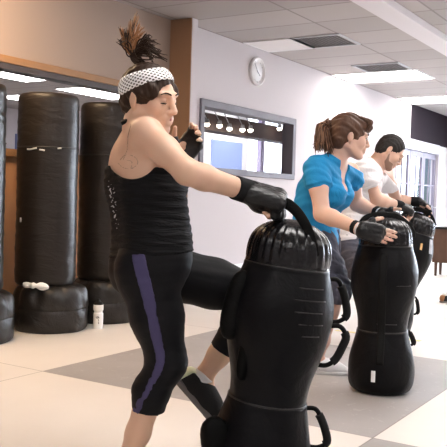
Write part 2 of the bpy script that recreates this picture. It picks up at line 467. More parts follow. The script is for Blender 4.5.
# daylit street beyond the doors: pavement, and a facade whose emission stands for daylight on it
struct('wall_street', MB().box((12.9, 9.0, 0), (20, 9.1, HC)), mat('facade with emitted daylight', (.8, .82, .86), .9, .2, emit=((.86, .92, 1.0), 2.3)))
sb = MB()
for x in (15.6, 17.0, 18.3): sb.box((x, 8.9, 0), (x+.16, 9.0, HC))
struct('trim_4', sb, mat('mauve grey facade post', (.3, .26, .36), .8, .2))  # mauve grey posts along the facade

# far wall: a shop front whose tall panes let the daylight in (outside the picture)
fw = MB().box((XF, YR, 2.6), (XF+.14, WC, HC)).box((XF, YR, 0), (XF+.14, WC, .25)).box((XF, 4.2, .25), (XF+.14, WC, 2.6))
for y in (-4.5, -2.4, -.25, 1.95): fw.box((XF, y, .25), (XF+.14, y+.12, 2.6))
struct('wall_far', fw, white_paint)
struct('window_3', MB().box((XF+.06, YR+.1, .25), (XF+.066, 4.2, 2.6)), glass)

# ceiling beam, air grilles, light panels
struct('trim_5', MB().box((XB, 2.52, HC-.07), (XF, 2.77, HC)), mat('painted beam', (.66, .63, .65), .6, .3), .006)
def ceiling_panel(name, label, x, y, lx, ly, kind, z=HC, group=None):
    t = thing(name, label, 'ceiling light' if kind != 'vent' else 'vent', (x, y, z), group)
    f = MB(); w = .03
    f.box((-lx/2-w, -ly/2-w, -.014), (lx/2+w, -ly/2, 0)); f.box((-lx/2-w, ly/2, -.014), (lx/2+w, ly/2+w, 0))
    f.box((-lx/2-w, -ly/2, -.014), (-lx/2, ly/2, 0)); f.box((lx/2, -ly/2, -.014), (lx/2+w, ly/2, 0))
    f.build('frame', white_paint if kind != 'vent' else M['silver'], t, False)
    if kind == 'vent':
        MB().box((-lx/2, -ly/2, -.004), (lx/2, ly/2, -.001)).build('backing', mat('dark duct', (.12, .11, .11), .8, .2), t, False)
        s = MB()
        for k in range(12):
            yy = -ly/2+(k+.5)*ly/12; s.add([(-lx/2, yy-.012, -.012), (lx/2, yy-.012, -.012), (lx/2, yy+.006, -.004), (-lx/2, yy+.006, -.004), (-lx/2, yy-.012, -.0105), (lx/2, yy-.012, -.0105), (lx/2, yy+.006, -.0025), (-lx/2, yy+.006, -.0025)], [(0,3,2,1),(4,5,6,7),(0,1,5,4),(1,2,6,5),(2,3,7,6),(3,0,4,7)])
        s.build('louvres', mat('grey louvre', (.30, .27, .265), .6, .3), t, False)
    else:
        MB().box((-lx/2, -ly/2, -.012), (lx/2, ly/2, -.002)).build('diffuser', {'on': tube_on, 'off': tube_off, 'warm': tube_warm}[kind], t, False)
    return t
ceiling_panel('ceiling_light', 'lit fluorescent ceiling panel straight above the woman in blue, nearer of the two lit', 10.74, 4.13, .80, 1.2, 'on')
ceiling_panel('ceiling_light', 'lit fluorescent ceiling panel at the far end over the dark plum wall', 13.44, 4.13, .80, 1.2, 'on')
ceiling_panel('ceiling_light', 'unlit pale ceiling panel just above the round wall clock', 8.12, 4.42, .56, .58, 'off')
ceiling_panel('air_vent', 'larger dark square ceiling vent nearest the wall clock', 8.12, 3.83, .56, .54, 'vent')
ceiling_panel('air_vent', 'dark ceiling vent right beside the lit panel, farther of two', 10.0, 3.87, .50, .60, 'vent')
for x in (-.6, 2.6, 5.3, 8.0, 10.74, 13.44):
    for y in (1.0, -1.9):
        ceiling_panel('ceiling_light', 'lit fluorescent ceiling panel in the rows behind the beam, out of the picture', x, y, .62, 1.2, 'on', group='ceiling panels on the near side of the room')
ceiling_panel('ceiling_light', 'lit fluorescent ceiling panel above the heavy bags, out of the picture', 3.3, 4.1, .62, 1.2, 'warm')

# neighbouring room seen through the two interior windows
nb_wall = mat('neighbouring room paint', (.62, .6, .64), .85, .2)
struct('wall_neighbour', MB().box((XB, 13.2, 0), (20, 13.3, HC)).box((12.9, 9.1, 0), (13.0, 13.2, HC)).box((XB, WL+.12, 0), (XB+.1, 13.2, HC)), nb_wall)
struct('wall_neighbour_2', MB().box((11.6, 8.9, 0), (15.0, 9.0, HC)), mat('bright white room paint', (.85, .85, .88), .8, .2))
struct('trim_6', MB().box((9.6, 6.9, 2.15), (14.2, 7.2, 2.42)), mat('dark brown bulkhead', (.05, .03, .028), .7, .3))
struct('window_4', MB().box((13.5, 8.86, 1.2), (14.7, 8.9, 2.28)), mat('bluish daylit pane', (.10, .13, .26), .2, .3, emit=((.42, .52, .85), .55)))
struct('window_5', MB().box((12.1, 13.15, 1.95), (14.3, 13.2, 2.35)), mat('dusky blue pane', (.16, .2, .40), .3, .4))
for lab, x, y in (('lit ceiling panel of the next room, seen leftmost above the heavy bags', 8.66, 9.4), ('lit ceiling panel of the next room, seen right of the tall bag top', 10.7, 9.55)):
    ceiling_panel('ceiling_light', lab, x, y, .9 if x < 9 else 1.5, .62, 'on')
ceiling_panel('ceiling_light', 'small lit ceiling panel of the next room, low between the two left bags', 10.6, 11.5, .6, .62, 'on')
ceiling_panel('ceiling_light', 'lit ceiling panel lighting the white room behind the framed window', 12.6, 8.0, .62, 1.2, 'on')
ceiling_panel('ceiling_light', 'added unseen ceiling panel brightening the white room behind the framed window', 14.0, 8.1, .62, 1.2, 'on')  # unseen panel added to brighten the white room
bulb_m = mat('lit spot bulb', (1, .95, .85), .3, .3, emit=((1, .9, .72), 26))
k = 0
for (px, py, lab) in ((207, 123.5, 'leftmost'), (219.5, 125, 'second from left'), (229.5, 128, 'third from left, low'), (242.5, 129, 'brightest, middle'), (250.5, 129.5, 'right of the brightest'), (279.5, 128, 'far right, alone')):
    # the spots hang in front of the bulkhead, on the plane y = 6.8
    r_ = at(px, py, 1.0)-CAM; P = CAM+r_*(6.74/r_[1])
    t = thing('track_spotlight', f'small lit track spotlight behind the framed window, {lab}', 'spotlight', tuple(P), 'track spotlights of the next room')
    MB().tube([(0, 0, .05), (0, .10, .22), (0, .10, HC-P[2])], .008).build('stem', M['silver'], t)
    MB().tube([(0, .0, .0), (0, .0, .07)], [.045, .028], 14).build('can', M['silver'], t)
    MB().ell((0, 0, -.01), (.045, .045, .04), 12).build('bulb', bulb_m, t)

# wall clock
grey_ink = mat('grey dial ink', (.38, .38, .42), .6, .3)
ck = thing('wall_clock', 'round white wall clock high on the pale wall', 'clock', (8.19, WC-.03, 2.617))
rim = MB()
rim.lathe([(0, .165), (.025, .172), (.042, .168), (.048, .158), (.044, .148), (.03, .146), (.02, .1)], 48); 
o = rim.build('rim', mat('white clock rim', (.78, .77, .78), .4, .4), ck); o.rotation_euler = (math.pi/2, 0, 0); o.location = (0, .03, 0)
o = MB().lathe([(.018, .150), (.024, .148), (.0245, 0.001)], 48).build('dial', mat('clock dial', (.80, .80, .82), .5, .4), ck); o.rotation_euler = (math.pi/2, 0, 0); o.location = (0, .03, 0)
for i in range(12):
    tk = MB()
    q = i*math.pi/6; d = np.array([math.sin(q), 0, math.cos(q)]); s = np.array([math.cos(q), 0, -math.sin(q)])
    a, b, w = .118, .138, .004
    pts = [d*a-s*w, d*a+s*w, d*b+s*w, d*b-s*w]
    tk.add([p+np.array([0, .0045, 0]) for p in pts]+[p+np.array([0, .002, 0]) for p in pts], [(0,1,2,3),(4,7,6,5),(0,4,5,1),(1,5,6,2),(2,6,7,3),(3,7,4,0)])
    tk.build('hour_mark', grey_ink, ck, False)
for nm, q, l, w in (('hour_hand', 2.2, .075, .005), ('minute_hand', 5.6, .115, .0035)):
    d = np.array([math.sin(q), 0, math.cos(q)]); s = np.array([math.cos(q), 0, -math.sin(q)])
    MB().tube([-d*.02+np.array([0, .002, 0]), d*l+np.array([0, .002, 0])], w, 6).build(nm, grey_ink, ck)

# ------------------------------------------------------------------ light
def area(name, loc, sx, sy, power, col, target):
    l = bpy.data.lights.new(name, 'AREA'); l.shape = 'RECTANGLE'; l.size = sx; l.size_y = sy; l.energy = power; l.color = col
    o = bpy.data.objects.new(name, l); COL.objects.link(o); o.location = loc
    o.rotation_euler = (Vector(target)-Vector(loc)).to_track_quat('-Z', 'Y').to_euler(); return o
area('daylight_shop_front', (XF+.5, 0, 1.5), 8.0, 2.3, 420, (.80, .89, 1.0), (3, .6, -2.2)).data.spread = math.radians(125)
def spot(name, loc, target, power, col, ang):
    l = bpy.data.lights.new(name, 'SPOT'); l.energy = power; l.color = col; l.spot_size = ang; l.spot_blend = .9; l.shadow_soft_size = .06
    o = bpy.data.objects.new(name, l); COL.objects.link(o); o.location = loc
    o.rotation_euler = (Vector(target)-Vector(loc)).to_track_quat('-Z', 'Y').to_euler(); return o
spot('wall_wash_spot', (3.5, 3.7, 2.8), (4.0, 4.85, 2.5), 70, (1, .70, .45), 1.7)
area('daylight_doors', (14.5, WC+.6, 1.2), 2.2, 2.0, 30, (.86, .93, 1.0), (13.5, 0, .9))
W = bpy.data.worlds.new('world'); W.use_nodes = True; C.world = W
sky = W.node_tree.nodes.new('ShaderNodeTexSky'); sky.sky_type = 'HOSEK_WILKIE'
bg = W.node_tree.nodes['Background']; W.node_tree.links.new(sky.outputs[0], bg.inputs[0]); bg.inputs[1].default_value = 1.0
C.view_settings.view_transform = 'Standard'; C.view_settings.look = 'None'; C.view_settings.gamma = 1; C.view_settings.use_curve_mapping = False
C.view_settings.exposure = 0.42
# ================================================================== BAGS
def dome_fn(q, z, r):
    if z < .84 or z > .995: return r
    w = max(0, math.sin((z-.84)/.155*math.pi))**.6
    g = .5+.5*math.sin(26*q+1.3*math.sin(3*q)+8*(z-.84)); g2 = math.sin(41*q+2*math.sin(5*q+1))
    return r*(1-w*(.035*g**2+.008*g2))
def body_fn(q, z, r): return r*(1+.006*math.sin(5*q+z*20)+.004*math.sin(9*q-z*31))
BASE = [(0, .05), (0, .13), (.006, .152), (.02, .170), (.05, .183), (.10, .188), (.16, .186), (.22, .175), (.28, .160), (.325, .148), (.35, .140), (.352, .10)]
TORSO = [(.345, .10), (.348, .140), (.36, .1395), (.40, .142), (.45, .150), (.51, .166), (.57, .181), (.63, .189), (.68, .189), (.73, .181), (.78, .167), (.815, .156), (.835, .148), (.836, .10)]
DOME = [(.828, .10), (.832, .147), (.845, .151), (.865, .152), (.885, .151), (.905, .148), (.925, .142), (.943, .132), (.958, .118), (.972, .099), (.983, .077), (.991, .052), (.996, .026), (.998, .004)]

def fine(prof, n=4):
    """smooth the profile between its first and last points"""
    pts = spline([(a, b, 0) for a, b in prof], n); return [(p[0], p[1]) for p in pts]

def strike_bag(label, loc, lean, heading, scale=1.0, handles=(), pads=(), strap=None, strap_side=None, strap_world=None, stripes=(), tags=(), rings=True, stitches=()):
    """lean: (direction vector, angle); heading: turn about its own axis"""
    d, a = lean
    ax = Vector(np.cross(ZU, d)) if a else Vector((0, 0, 1))
    rot = (Matrix.Rotation(a, 3, ax) @ Matrix.Rotation(heading, 3, 'Z')).to_4x4()
    t = thing('grappling_bag', label, 'punching bag', loc, None, rot)
    t.scale = (scale,)*3
    MB().lathe(fine(BASE), 56, fn=body_fn).build('base_section', M['vinyl'], t)
    MB().lathe(fine(TORSO), 56, fn=body_fn).build('torso_section', M['vinyl'], t)
    MB().lathe(fine(DOME), 156, fn=dome_fn).build('head_section', M['vinyl_gloss'], t)
    if rings:
        for z, r in ((.350, .1415), (.833, .1495)):
            MB().tube([(r*math.cos(q), r*math.sin(q), z) for q in np.linspace(0, 2*math.pi, 49)[:-1]], .0035, 6, closed=True).build('seam_piping', M['seam'], t)
    for z0, z1, az, out in handles:
        e = np.array([math.cos(az), math.sin(az), 0])
        rr = lambda z: float(np.interp(z, [p[0] for p in BASE[2:-1]+TORSO[2:-1]], [p[1] for p in BASE[2:-1]+TORSO[2:-1]]))
        r0, r1 = rr(z0), rr(z1)
        pts = [e*(r0-.012)+ZU*z0, e*(r0+out*.55)+ZU*(z0+.004), e*(r0+out)+ZU*(z0*.80+z1*.20), e*((r0+r1)/2+out*1.08)+ZU*(z0+z1)/2, e*(r1+out)+ZU*(z0*.18+z1*.82), e*(r1+out*.5)+ZU*z1, e*(r1-.012)+ZU*(z1-.004)]
        h_ = MB().tube(spline(pts, 5), .0085, 8).build('side_handle', M['webbing'], t)
        MB().tube(spline(pts[1:-1], 5)[3:-3], .0150, 10).build('foam_grip', M['foam'], h_)
    for c, r, az, tilt in pads:
        A = np.array(Matrix.Rotation(tilt, 3, 'Y') @ Matrix.Rotation(-az, 3, 'Z'))
        MB().ell(c, r, 24, axes=A, e=.75).build('side_pad', M['vinyl_matte'], t)
    if strap_world is not None:
        inv = rot.to_3x3().inverted()
        strap = [np.array(inv @ (Vector(p)-Vector(loc))) for p in strap_world]; strap_side = np.array(inv @ Vector(strap_side))
    if strap is not None:
        MB().tube(spline(strap, 6), .019, 10, flat=.18, side=strap_side).build('top_strap', M['webbing'], t)
    for az, z0, z1, w in stripes:
        pts = []
        allp = BASE[2:-1]+TORSO[2:-1]
        for z in np.linspace(z0, z1, 30):
            r = float(np.interp(z, [p[0] for p in allp], [p[1] for p in allp]))+.002
            pts.append((r*math.cos(az), r*math.sin(az), z))
        MB().tube(pts, w, 8, flat=.12, side=(-math.sin(az), math.cos(az), 0)).build('webbing_strip', M['webbing'], t)
    for z, a0, a1 in stitches:
        r = float(np.interp(z, [p[0] for p in TORSO[2:-1]], [p[1] for p in TORSO[2:-1]]))+.001
        MB().tube([(r*math.cos(q), r*math.sin(q), z) for q in np.linspace(a0, a1, 16)], .0018, 6).build('stitching', M['seam'], t)
    for az, z, w, h_, mm in tags:
        allp = BASE[2:-1]+TORSO[2:-1]
        v = []
        for zz in (z-h_/2, z+h_/2):
            r = float(np.interp(zz, [p[0] for p in allp], [p[1] for p in allp]))*1.012+.003
            for q in np.linspace(az-w/.37, az+w/.37, 5): v.append((r*math.cos(q), r*math.sin(q), zz))
        v2 = [(x*.99, y*.99, z_) for x, y, z_ in v]
        f = [(i, i+1, i+6, i+5) for i in range(4)]+[(i+10, i+15, i+16, i+11) for i in range(4)]+[(0, 10, 11, 1), (1, 11, 12, 2), (2, 12, 13, 3), (3, 13, 14, 4), (5, 6, 16, 15), (6, 7, 17, 16), (7, 8, 18, 17), (8, 9, 19, 18), (0, 5, 15, 10), (4, 14, 19, 9)]
        MB().add(v+v2, f).build('care_label', mm, t, False)
    return t
AZ_R = math.atan2(RX[1], RX[0])        # heading whose local +x runs rightwards
# --- near bag, tipped towards the right under the knee
lean = math.radians(6.6)
nb = at(253, 497, 2.80); nb = nb*np.array([1, 1, 0])
strike_bag('large black strike bag in front, gripped by its top strap', (nb[0], nb[1], .148*math.sin(lean)), (RX, lean), AZ_R,
    handles=[(.800, .655, 0.12, .055), (.640, .50, -.08, .055), (.335, .205, -.1, .055)],
    pads=[((-.158, -.070, .675), (.050, .036, .125), .5, -.12), ((-.105, -.100, .505), (.032, .020, .085), .9, -.05), ((-.146, -.08, .160), (.058, .042, .13), .5, .42)],
    strap_world=[at(267, 209, 2.79), at(271, 203.5, 2.77), at(277, 201, 2.745), at(287, 203.5, 2.715), at(297, 212, 2.69), at(305, 224, 2.67), at(310, 236, 2.658), at(313, 247, 2.655), at(314, 256, 2.66)],
    strap_side=RX*.75+ZU*.5-FY*.35,
    stripes=[], stitches=[(.775, -1.35, -.75), (.735, -1.45, -.70), (.695, -1.40, -.80), (.655, -1.3, -.75), (.615, -1.2, -.8)])
# --- second bag, upright
b2 = at(380, 391, 4.46); b2 = b2*np.array([1, 1, 0])
strike_bag('black strike bag standing upright under the gloves of the woman in blue', (b2[0], b2[1], 0), (RX, 0), AZ_R,
    handles=[(.335, .255, .25, .035)],
    strap=[(-.150, -.03, .885), (-.152, -.01, .93), (-.120, .0, .982), (-.06, .0, 1.003), (.0, .0, 1.008), (.06, .0, .998), (.11, .0, .965), (.145, -.01, .92), (.148, -.02, .885)],
    stripes=[(-1.82, .18, .80, .022)], tags=[(-1.99, .115, .022, .062, M['white'])], stitches=[(.40, -2.0, -1.2), (.62, -1.4, -.9)])
# --- third bag, tipped, below the man's gloves
l3 = math.radians(14.5)
b3 = at(384, 341, 6.2); b3 = b3*np.array([1, 1, 0])
strike_bag("black strike bag farthest back, tipped under the man's gloves", (b3[0], b3[1], .148*math.sin(l3)), (RX, l3), AZ_R,
    strap=[(-.14, -.02, .93), (-.08, .0, 1.0), (0, 0, 1.02), (.08, 0, 1.0), (.14, 0, .93)], handles=[(.335, .205, .2, .05)],
    tags=[(-1.35, .74, .018, .05, mat('amber label', (.75, .45, .18), .5, .4)), (-.75, .76, .05, .11, mat('pale printed label', (.62, .62, .66), .6, .3, noise=(40, .75)))])

# --- free-standing heavy bags by the left wall
def heavy_bag(label, x, y, top, seed, r=.235, off=0.0):
    t = thing('standing_heavy_bag', label, 'punching bag', (x, y, 0), 'free-standing heavy bags by the left wall')
    q0 = seed*1.7
    def bf(q, z, rr):
        lobe = .5+.5*math.cos(9*(q+q0)); up = min(1, max(0, (z-.14)/.2))
        return rr*(1-.10*up*(1-lobe)**3)+.003*math.sin(7*q+z*40)
    prof = [(0, .1), (0, .25), (.006, .272), (.03, .285), (.08, .290), (.15, .290), (.175, .286), (.185, .290), (.25, .292), (.30, .285), (.335, .265), (.352, .235), (.360, .19), (.352, .12), (.345, .05)]
    MB().lathe(fine(prof, 3), 80, fn=bf).build('base', M['vinyl_matte_warm'], t)
    MB().tube([(0, 0, .33), (0, 0, .40)], .11, 24).build('neck', M['vinyl_matte'], t)
    def cf(q, z, rr): return rr*(1+.007*math.sin(4*q+z*7+seed)+.005*math.sin(11*z*3+2*q+seed))+.002*math.sin(70*z+3*q)
    H = top
    def band(z0, z1, end_lo, end_hi):
        n = max(3, int((z1-z0)/.035)); p = []
        if end_lo: p += [(z0, .1), (z0, r-.05), (z0+.01, r-.02), (z0+.03, r-.004)]
        else: p += [(z0, r*.8), (z0+.004, r-.008)]
        p += [(z, r) for z in np.linspace(z0+(.05 if end_lo else .02), z1-(.05 if end_hi else .02), n)]
        if end_hi: p += [(z1-.022, r-.004), (z1-.007, r-.016), (z1, r-.045), (z1+.004, .1), (z1+.004, .01)]
        else: p += [(z1-.004, r-.008), (z1, r*.8)]
        return p
    zs = 1.40+.02*(seed % 2)
    cv = MB().lathe(band(.345, H, True, True), 72, c=tuple(RX*off), fn=cf).build('cover', M['vinyl_worn'], t)
    MB().tube([((r+.001)*math.cos(q)+RX[0]*off, (r+.001)*math.sin(q)+RX[1]*off, zs) for q in np.linspace(0, 2*math.pi, 65)[:-1]], .005, 6, closed=True).build('seam', M['seam'], cv)
    return t
M['vinyl_matte_warm'] = mat('black base vinyl', (.014, .012, .011), .42, .45, bump=(11, .5, .02))
A1 = at(51, 300, 6.14); B1 = at(104, 300, 6.66); C1 = at(-27, 300, 5.56)
hb1 = heavy_bag('tall black heavy bag on a round base with a white towel', A1[0], A1[1], 1.84, 1, off=-.05)
heavy_bag('tall black heavy bag partly hidden behind the woman in the tank top', B1[0], B1[1], 1.84, 2)
heavy_bag('tall black heavy bag cut off by the left edge of the photo', C1[0], C1[1], 1.84, 3, off=-.03)
# tape marks on the middle bag's cover seam
for q0, q1, zz in ((-2.05, -1.70, 1.405), (-1.62, -1.45, 1.392), (-1.05, -.92, 1.41)):
    qs = [AZ_R+q for q in np.linspace(q0, q1, 9)]; tp = MB()
    tp.tube([(.240*math.cos(q)-.05*RX[0], .240*math.sin(q)-.05*RX[1], zz+.006*math.sin(9*q)) for q in qs], .006, 6, flat=.3, side=(0, 0, 1))
    tp.build('torn_tape', M['white_mark'], hb1)
q = AZ_R-2.3
MB().tube([(.237*math.cos(q+s)-.05*RX[0], .237*math.sin(q+s)-.05*RX[1], .86) for s in (-.04, 0, .04)], .018, 6, flat=.12, side=(0, 0, 1)).build('sticker', M['white'], hb1)
# white towel on that base
tw = at(36, 280, 5.865)
def towel_noise(X, Y, Z): return .006*np.sin(60*X+3*np.sin(40*Y))+.005*np.sin(55*Y+2)+.004*np.sin(80*Z+30*X)
tz = .355
tag(solid('towel', [ell((tw[0], tw[1], tz+.012), (.080, .034, .022), (RX, FY, ZU), k=.01), ell(np.array([tw[0], tw[1], tz+.010])-RX*.05, (.045, .030, .020), (RX, FY, ZU), k=.02), ell(np.array([tw[0], tw[1], tz+.006])+RX*.06, (.04, .026, .016), (RX, FY, ZU), k=.02)],
    mat('white terry', (.8, .8, .8), .9, .2, bump=(90, .5, .006)), None, None, h=.004, noise=towel_noise), 'crumpled white towel lying on the base of a heavy bag', 'towel')
# water bottle
bp_ = at(98, 328, 6.20)*np.array([1, 1, 0])
wb = thing('water_bottle', 'white squeeze bottle with black cap standing on the floor by the heavy bags', 'bottle', tuple(bp_))
MB().lathe(fine([(0, .01), (0, .034), (.006, .038), (.05, .039), (.118, .039), (.130, .034), (.142, .034), (.155, .040), (.188, .040), (.194, .037), (.194, .02)], 3), 32).build('body', mat('frosted plastic', (.80, .80, .80), .4, .4), wb)
MB().lathe([(.192, .037), (.196, .038), (.206, .037), (.212, .03), (.218, .014), (.232, .012), (.240, .009), (.240, .001)], 28).build('cap', M['foam'], wb)
lg = MB()
for dq, z, w, h_ in ((-.25, .098, .10, .010), (.1, .100, .13, .012), (.28, .094, .09, .012), (-.05, .090, .16, .006), (.2, .075, .05, .02), (.24, .052, .07, .016)):
    q = AZ_R-math.pi/2+dq
    lg.tube([(.0395*math.cos(q+s), .0395*math.sin(q+s), z+.01*s) for s in (-w, 0, w)], h_/2, 6, flat=.12, side=(0, 0, 1))
lg.build('printed_mark', mat('grey print', (.12, .12, .12), .6, .3), wb)

# yellow tape line on the floor
ya = at(330, 330, 6.4); 
ytape = MB().box((5.92, 1.9, .0005), (5.97, 2.62, .002)); o = ytape.build('floor_tape', mat('yellow tape', (.75, .62, .22), .5, .4), None, False)
tag(o, 'thin yellow tape line stuck on the pale floor', 'tape')
# wooden cabinet against the far doors' post, cut by the right edge of the photo
cbp = at(455, 262, 11.6)*np.array([1, 1, 0])
cbn = thing('wooden_cabinet', 'low dark wooden cabinet on legs cut off by the right edge', 'cabinet', tuple(cbp))
wd = mat('dark stained wood', (.10, .05, .03), .45, .4, noise=(12, .4))
MB().box((-.16, -.3, .2), (.16, .3, .70)).build('body', wd, cbn, False, .008)
MB().box((-.18, -.32, .70), (.18, .32, .73)).build('top', M['foam'], cbn, False, .005)
for sx in (-1, 1):
    for sy in (-1, 1): MB().tube([(sx*.12, sy*.25, 0), (sx*.12, sy*.25, .2)], [.018, .026], 10).build('leg', wd, cbn)
# ================================================================== PEOPLE
def lerp(a, b, t): return np.asarray(a)*(1-t)+np.asarray(b)*t
def leg(H, K, A, rH, rK, rC, rA, back, upto=1.0, k=.035, tg='leg'):
    """hip, knee, ankle; upto < 1 stops part way down the shin with a clean edge"""
    mid = lerp(H, K, .5)
    out = [cone(H, mid, rH, (rH+rK)/2*1.04, k, tg), cone(mid, K, (rH+rK)/2*1.04, rK, k, tg)]
    Mc = lerp(K, A, .30)+np.asarray(back)*.014
    if upto >= 1: return out+[cone(K, Mc, rK*.95, rC, k, tg), cone(Mc, lerp(K, A, .72), rC, rA*1.12, k, tg), cone(lerp(K, A, .72), A, rA*1.12, rA, k, tg)]
    e = lerp(K, A, upto); f = (upto-.30)/.42
    if f <= 0: return out+[cone(K, e, rK*.95, rC, .02, tg, flat_b=True)]
    return out+[cone(K, Mc, rK*.95, rC, k, tg), cone(Mc, e, rC, rC+(rA*1.12-rC)*f, .02, tg, flat_b=True)]
def arm(S, E_, W_, rS, rE, rF, rW, tg='arm', k=.025):
    m1 = lerp(S, E_, .45); m2 = lerp(E_, W_, .25)
    return [cone(S, m1, rS, rS*.90, k, tg), cone(m1, E_, rS*.90, rE, k, tg), cone(E_, m2, rE, rF, k, tg), cone(m2, W_, rF, rW, k, tg)]

FING = [(.028, .086, (.041, .025, .020), .0092), (.0095, .090, (.045, .029, .021), .0094), (-.0095, .087, (.042, .027, .021), .0090), (-.0275, .079, (.034, .021, .018), .0080)]
def hand(W_, d, n, side, curls, s=1.0, thumb=(.75, .55, .35), spread=.06, fore=None):
    """wrist, wrist-to-knuckle direction, palm direction, 'R' or 'L'; curls: (three bends in degrees) for the four fingers.
    returns bare hand prims and glove prims"""
    d = nrm(d); n = nrm(np.asarray(n)-d*(np.asarray(n)@d))
    t = np.cross(d, n)*(1 if side == 'R' else -1)
    W_ = np.asarray(W_, float); sk = []; gl = []
    L = lambda x, y, z: W_+(t*x+d*y+n*z)*s     # thumbwards, fingerwards, palmwards
    for x0, x1 in ((.019, .027), (.002, .009), (-.012, -.010), (-.020, -.026)):
        sk.append(cone(L(x0, .008, 0), L(x1, .080, .001), .0165*s, .0135*s, .012, 'hand'))
    sk.append(ell(L(.020, .035, .012), (.017*s, .028*s, .014*s), (t, d, n), .012, 'hand'))
    sk.append(cone(W_-(d if fore is None else nrm(fore))*.02, L(0, .012, 0), .024*s, .022*s, .02, 'hand'))
    for i, ((x, y, ls, r), cu) in enumerate(zip(FING, curls)):
        p = L(x, y, 0); a = 0
        dd0 = nrm(d+t*x*spread*12)
        for j in range(3):
            a += math.radians(cu[j]); v = dd0*math.cos(a)+n*math.sin(a)
            q = p+v*ls[j]*s; rr = r*s*(1-.07*j)
            sk.append(cone(p, q, rr, rr*.93, .0035, 'finger'))
            if j == 0: gl.append(cone(p-v*.004, lerp(p, q, .95), rr+.0045, rr+.004, .006, 'glove', flat_b=True))
            p = q
    # thumb leaves the side of the palm near its base
    p0 = L(.024, .022, .008); v = nrm(t*thumb[0]+d*thumb[1]+n*thumb[2]); v2 = nrm(v*.75+d*.55+n*.15)
    p1 = p0+v*.036*s; p2 = p1+v2*.030*s; p3 = p2+nrm(v2+d*.3+n*.15)*.024*s
    sk += [cone(p0, p1, .0145*s, .0112*s, .010, 'hand'), cone(p1, p2, .0108*s, .0102*s, .004, 'finger'), cone(p2, p3, .0102*s, .0088*s, .004, 'finger')]
    gl += [cone(p0, p1, .0185*s, .0155*s, .010, 'glove'), cone(p1, lerp(p1, p2, .7), .0155*s, .0150*s, .006, 'glove', flat_b=True)]
    for x0, x1 in ((.019, .028), (.002, .0095), (-.012, -.0105), (-.020, -.0265)):
        gl.append(cone(L(x0, .005, -.001), L(x1, .083, -.003), .0225*s, .0195*s, .010, 'glove'))
        gl.append(ell(L(x1, .078, -.014), (.0120*s, .019*s, .0105*s), (t, d, n), .004, 'glove'))     # knuckle pads
    gl.append(ell(L(0, .045, -.012), (.032*s, .030*s, .014*s), (t, d, n), .008, 'glove'))
    fa = d if fore is None else nrm(fore)
    cuff = [cone(W_-fa*.050*s, W_+fa*.004, (.0335 if s < 1.15 else .0275)*s, (.0325 if s < 1.15 else .0285)*s, .012, 'cuff', flat_a=True)]
    return sk, gl, cuff, L

def head(c, f, u, s=1.0, male=False):
    f = nrm(f); u = nrm(np.asarray(u)-f*(np.asarray(u)@f)); l = np.cross(u, f); A = (f, l, u)
    P = lambda x, y, z: np.asarray(c)+(f*x+l*y+u*z)*s
    S = lambda *r: tuple(v*s for v in r)
    j = 1.08 if male else 1.0
    pr = [ell(P(-.004, 0, .030), S(.094, .075, .086), A, .02, 'head'),
          ell(P(.040, 0, -.030), S(.054, .056*j, .078), A, .03*s, 'head'),
          ell(P(.076, 0, -.098), S(.021, .024*j, .019), A, .022*s, 'head')]
    for y in (-1, 1):
        pr += [cone(P(.0, y*.053*j, -.052), P(.066, y*.020*j, -.098), .019*s, .015*s, .028*s, 'head'),
               cone(P(.086, y*.043, .022), P(.097, y*.012, .020), .0095*s, .0095*s, .014*s, 'head'),
               ell(P(.066, y*.040, -.026), S(.025, .021, .024), A, .022*s, 'head'),
               dict(ell(P(.101, y*.032, .001), S(.014, .017, .011), A, .012*s, 'head'), neg=True),
               ell(P(.0825, y*.031, .002), S(.0135, .0145, .0115), A, .005*s, 'head')]
    pr += [cone(P(.097, 0, .008), P(.116, 0, -.030), .0085*s, .0115*s, .009*s, 'head'), ell(P(.111, 0, -.036), S(.0125, .0115, .009), A, .008*s, 'head')]
    for y in (-1, 1): pr += [ell(P(.104, y*.012, -.036), S(.010, .0075, .0075), A, .006*s, 'head')]
    pr += [ell(P(.090, 0, -.062), S(.017, .026, .022), A, .014*s, 'head'),
           cone(P(.096, -.016, -.060), P(.096, .016, -.060), .0072*s, .0072*s, .008*s, 'head'), cone(P(.094, -.013, -.072), P(.094, .013, -.072), .0080*s, .0080*s, .008*s, 'head'),
           dict(cone(P(.109, -.024, -.0655), P(.109, .024, -.0655), .0042*s, .0042*s, .005*s, 'head'), neg=True)]
    for y in (-1, 1):
        e = nrm(-f*.35+l*y); eu = nrm(u-f*.18); ef = np.cross(e, eu)
        pr += [ell(P(-.008, y*.076, -.004), S(.009, .018, .031), (e, ef, eu), .008*s, 'head'),
               dict(ell(P(-.004, y*.087, .000), S(.0065, .009, .017), (e, ef, eu), .005*s, 'head'), neg=True),
               ell(P(-.003, y*.074, -.031), S(.007, .009, .010), A, .006*s, 'head')]
    return pr, P, A, S

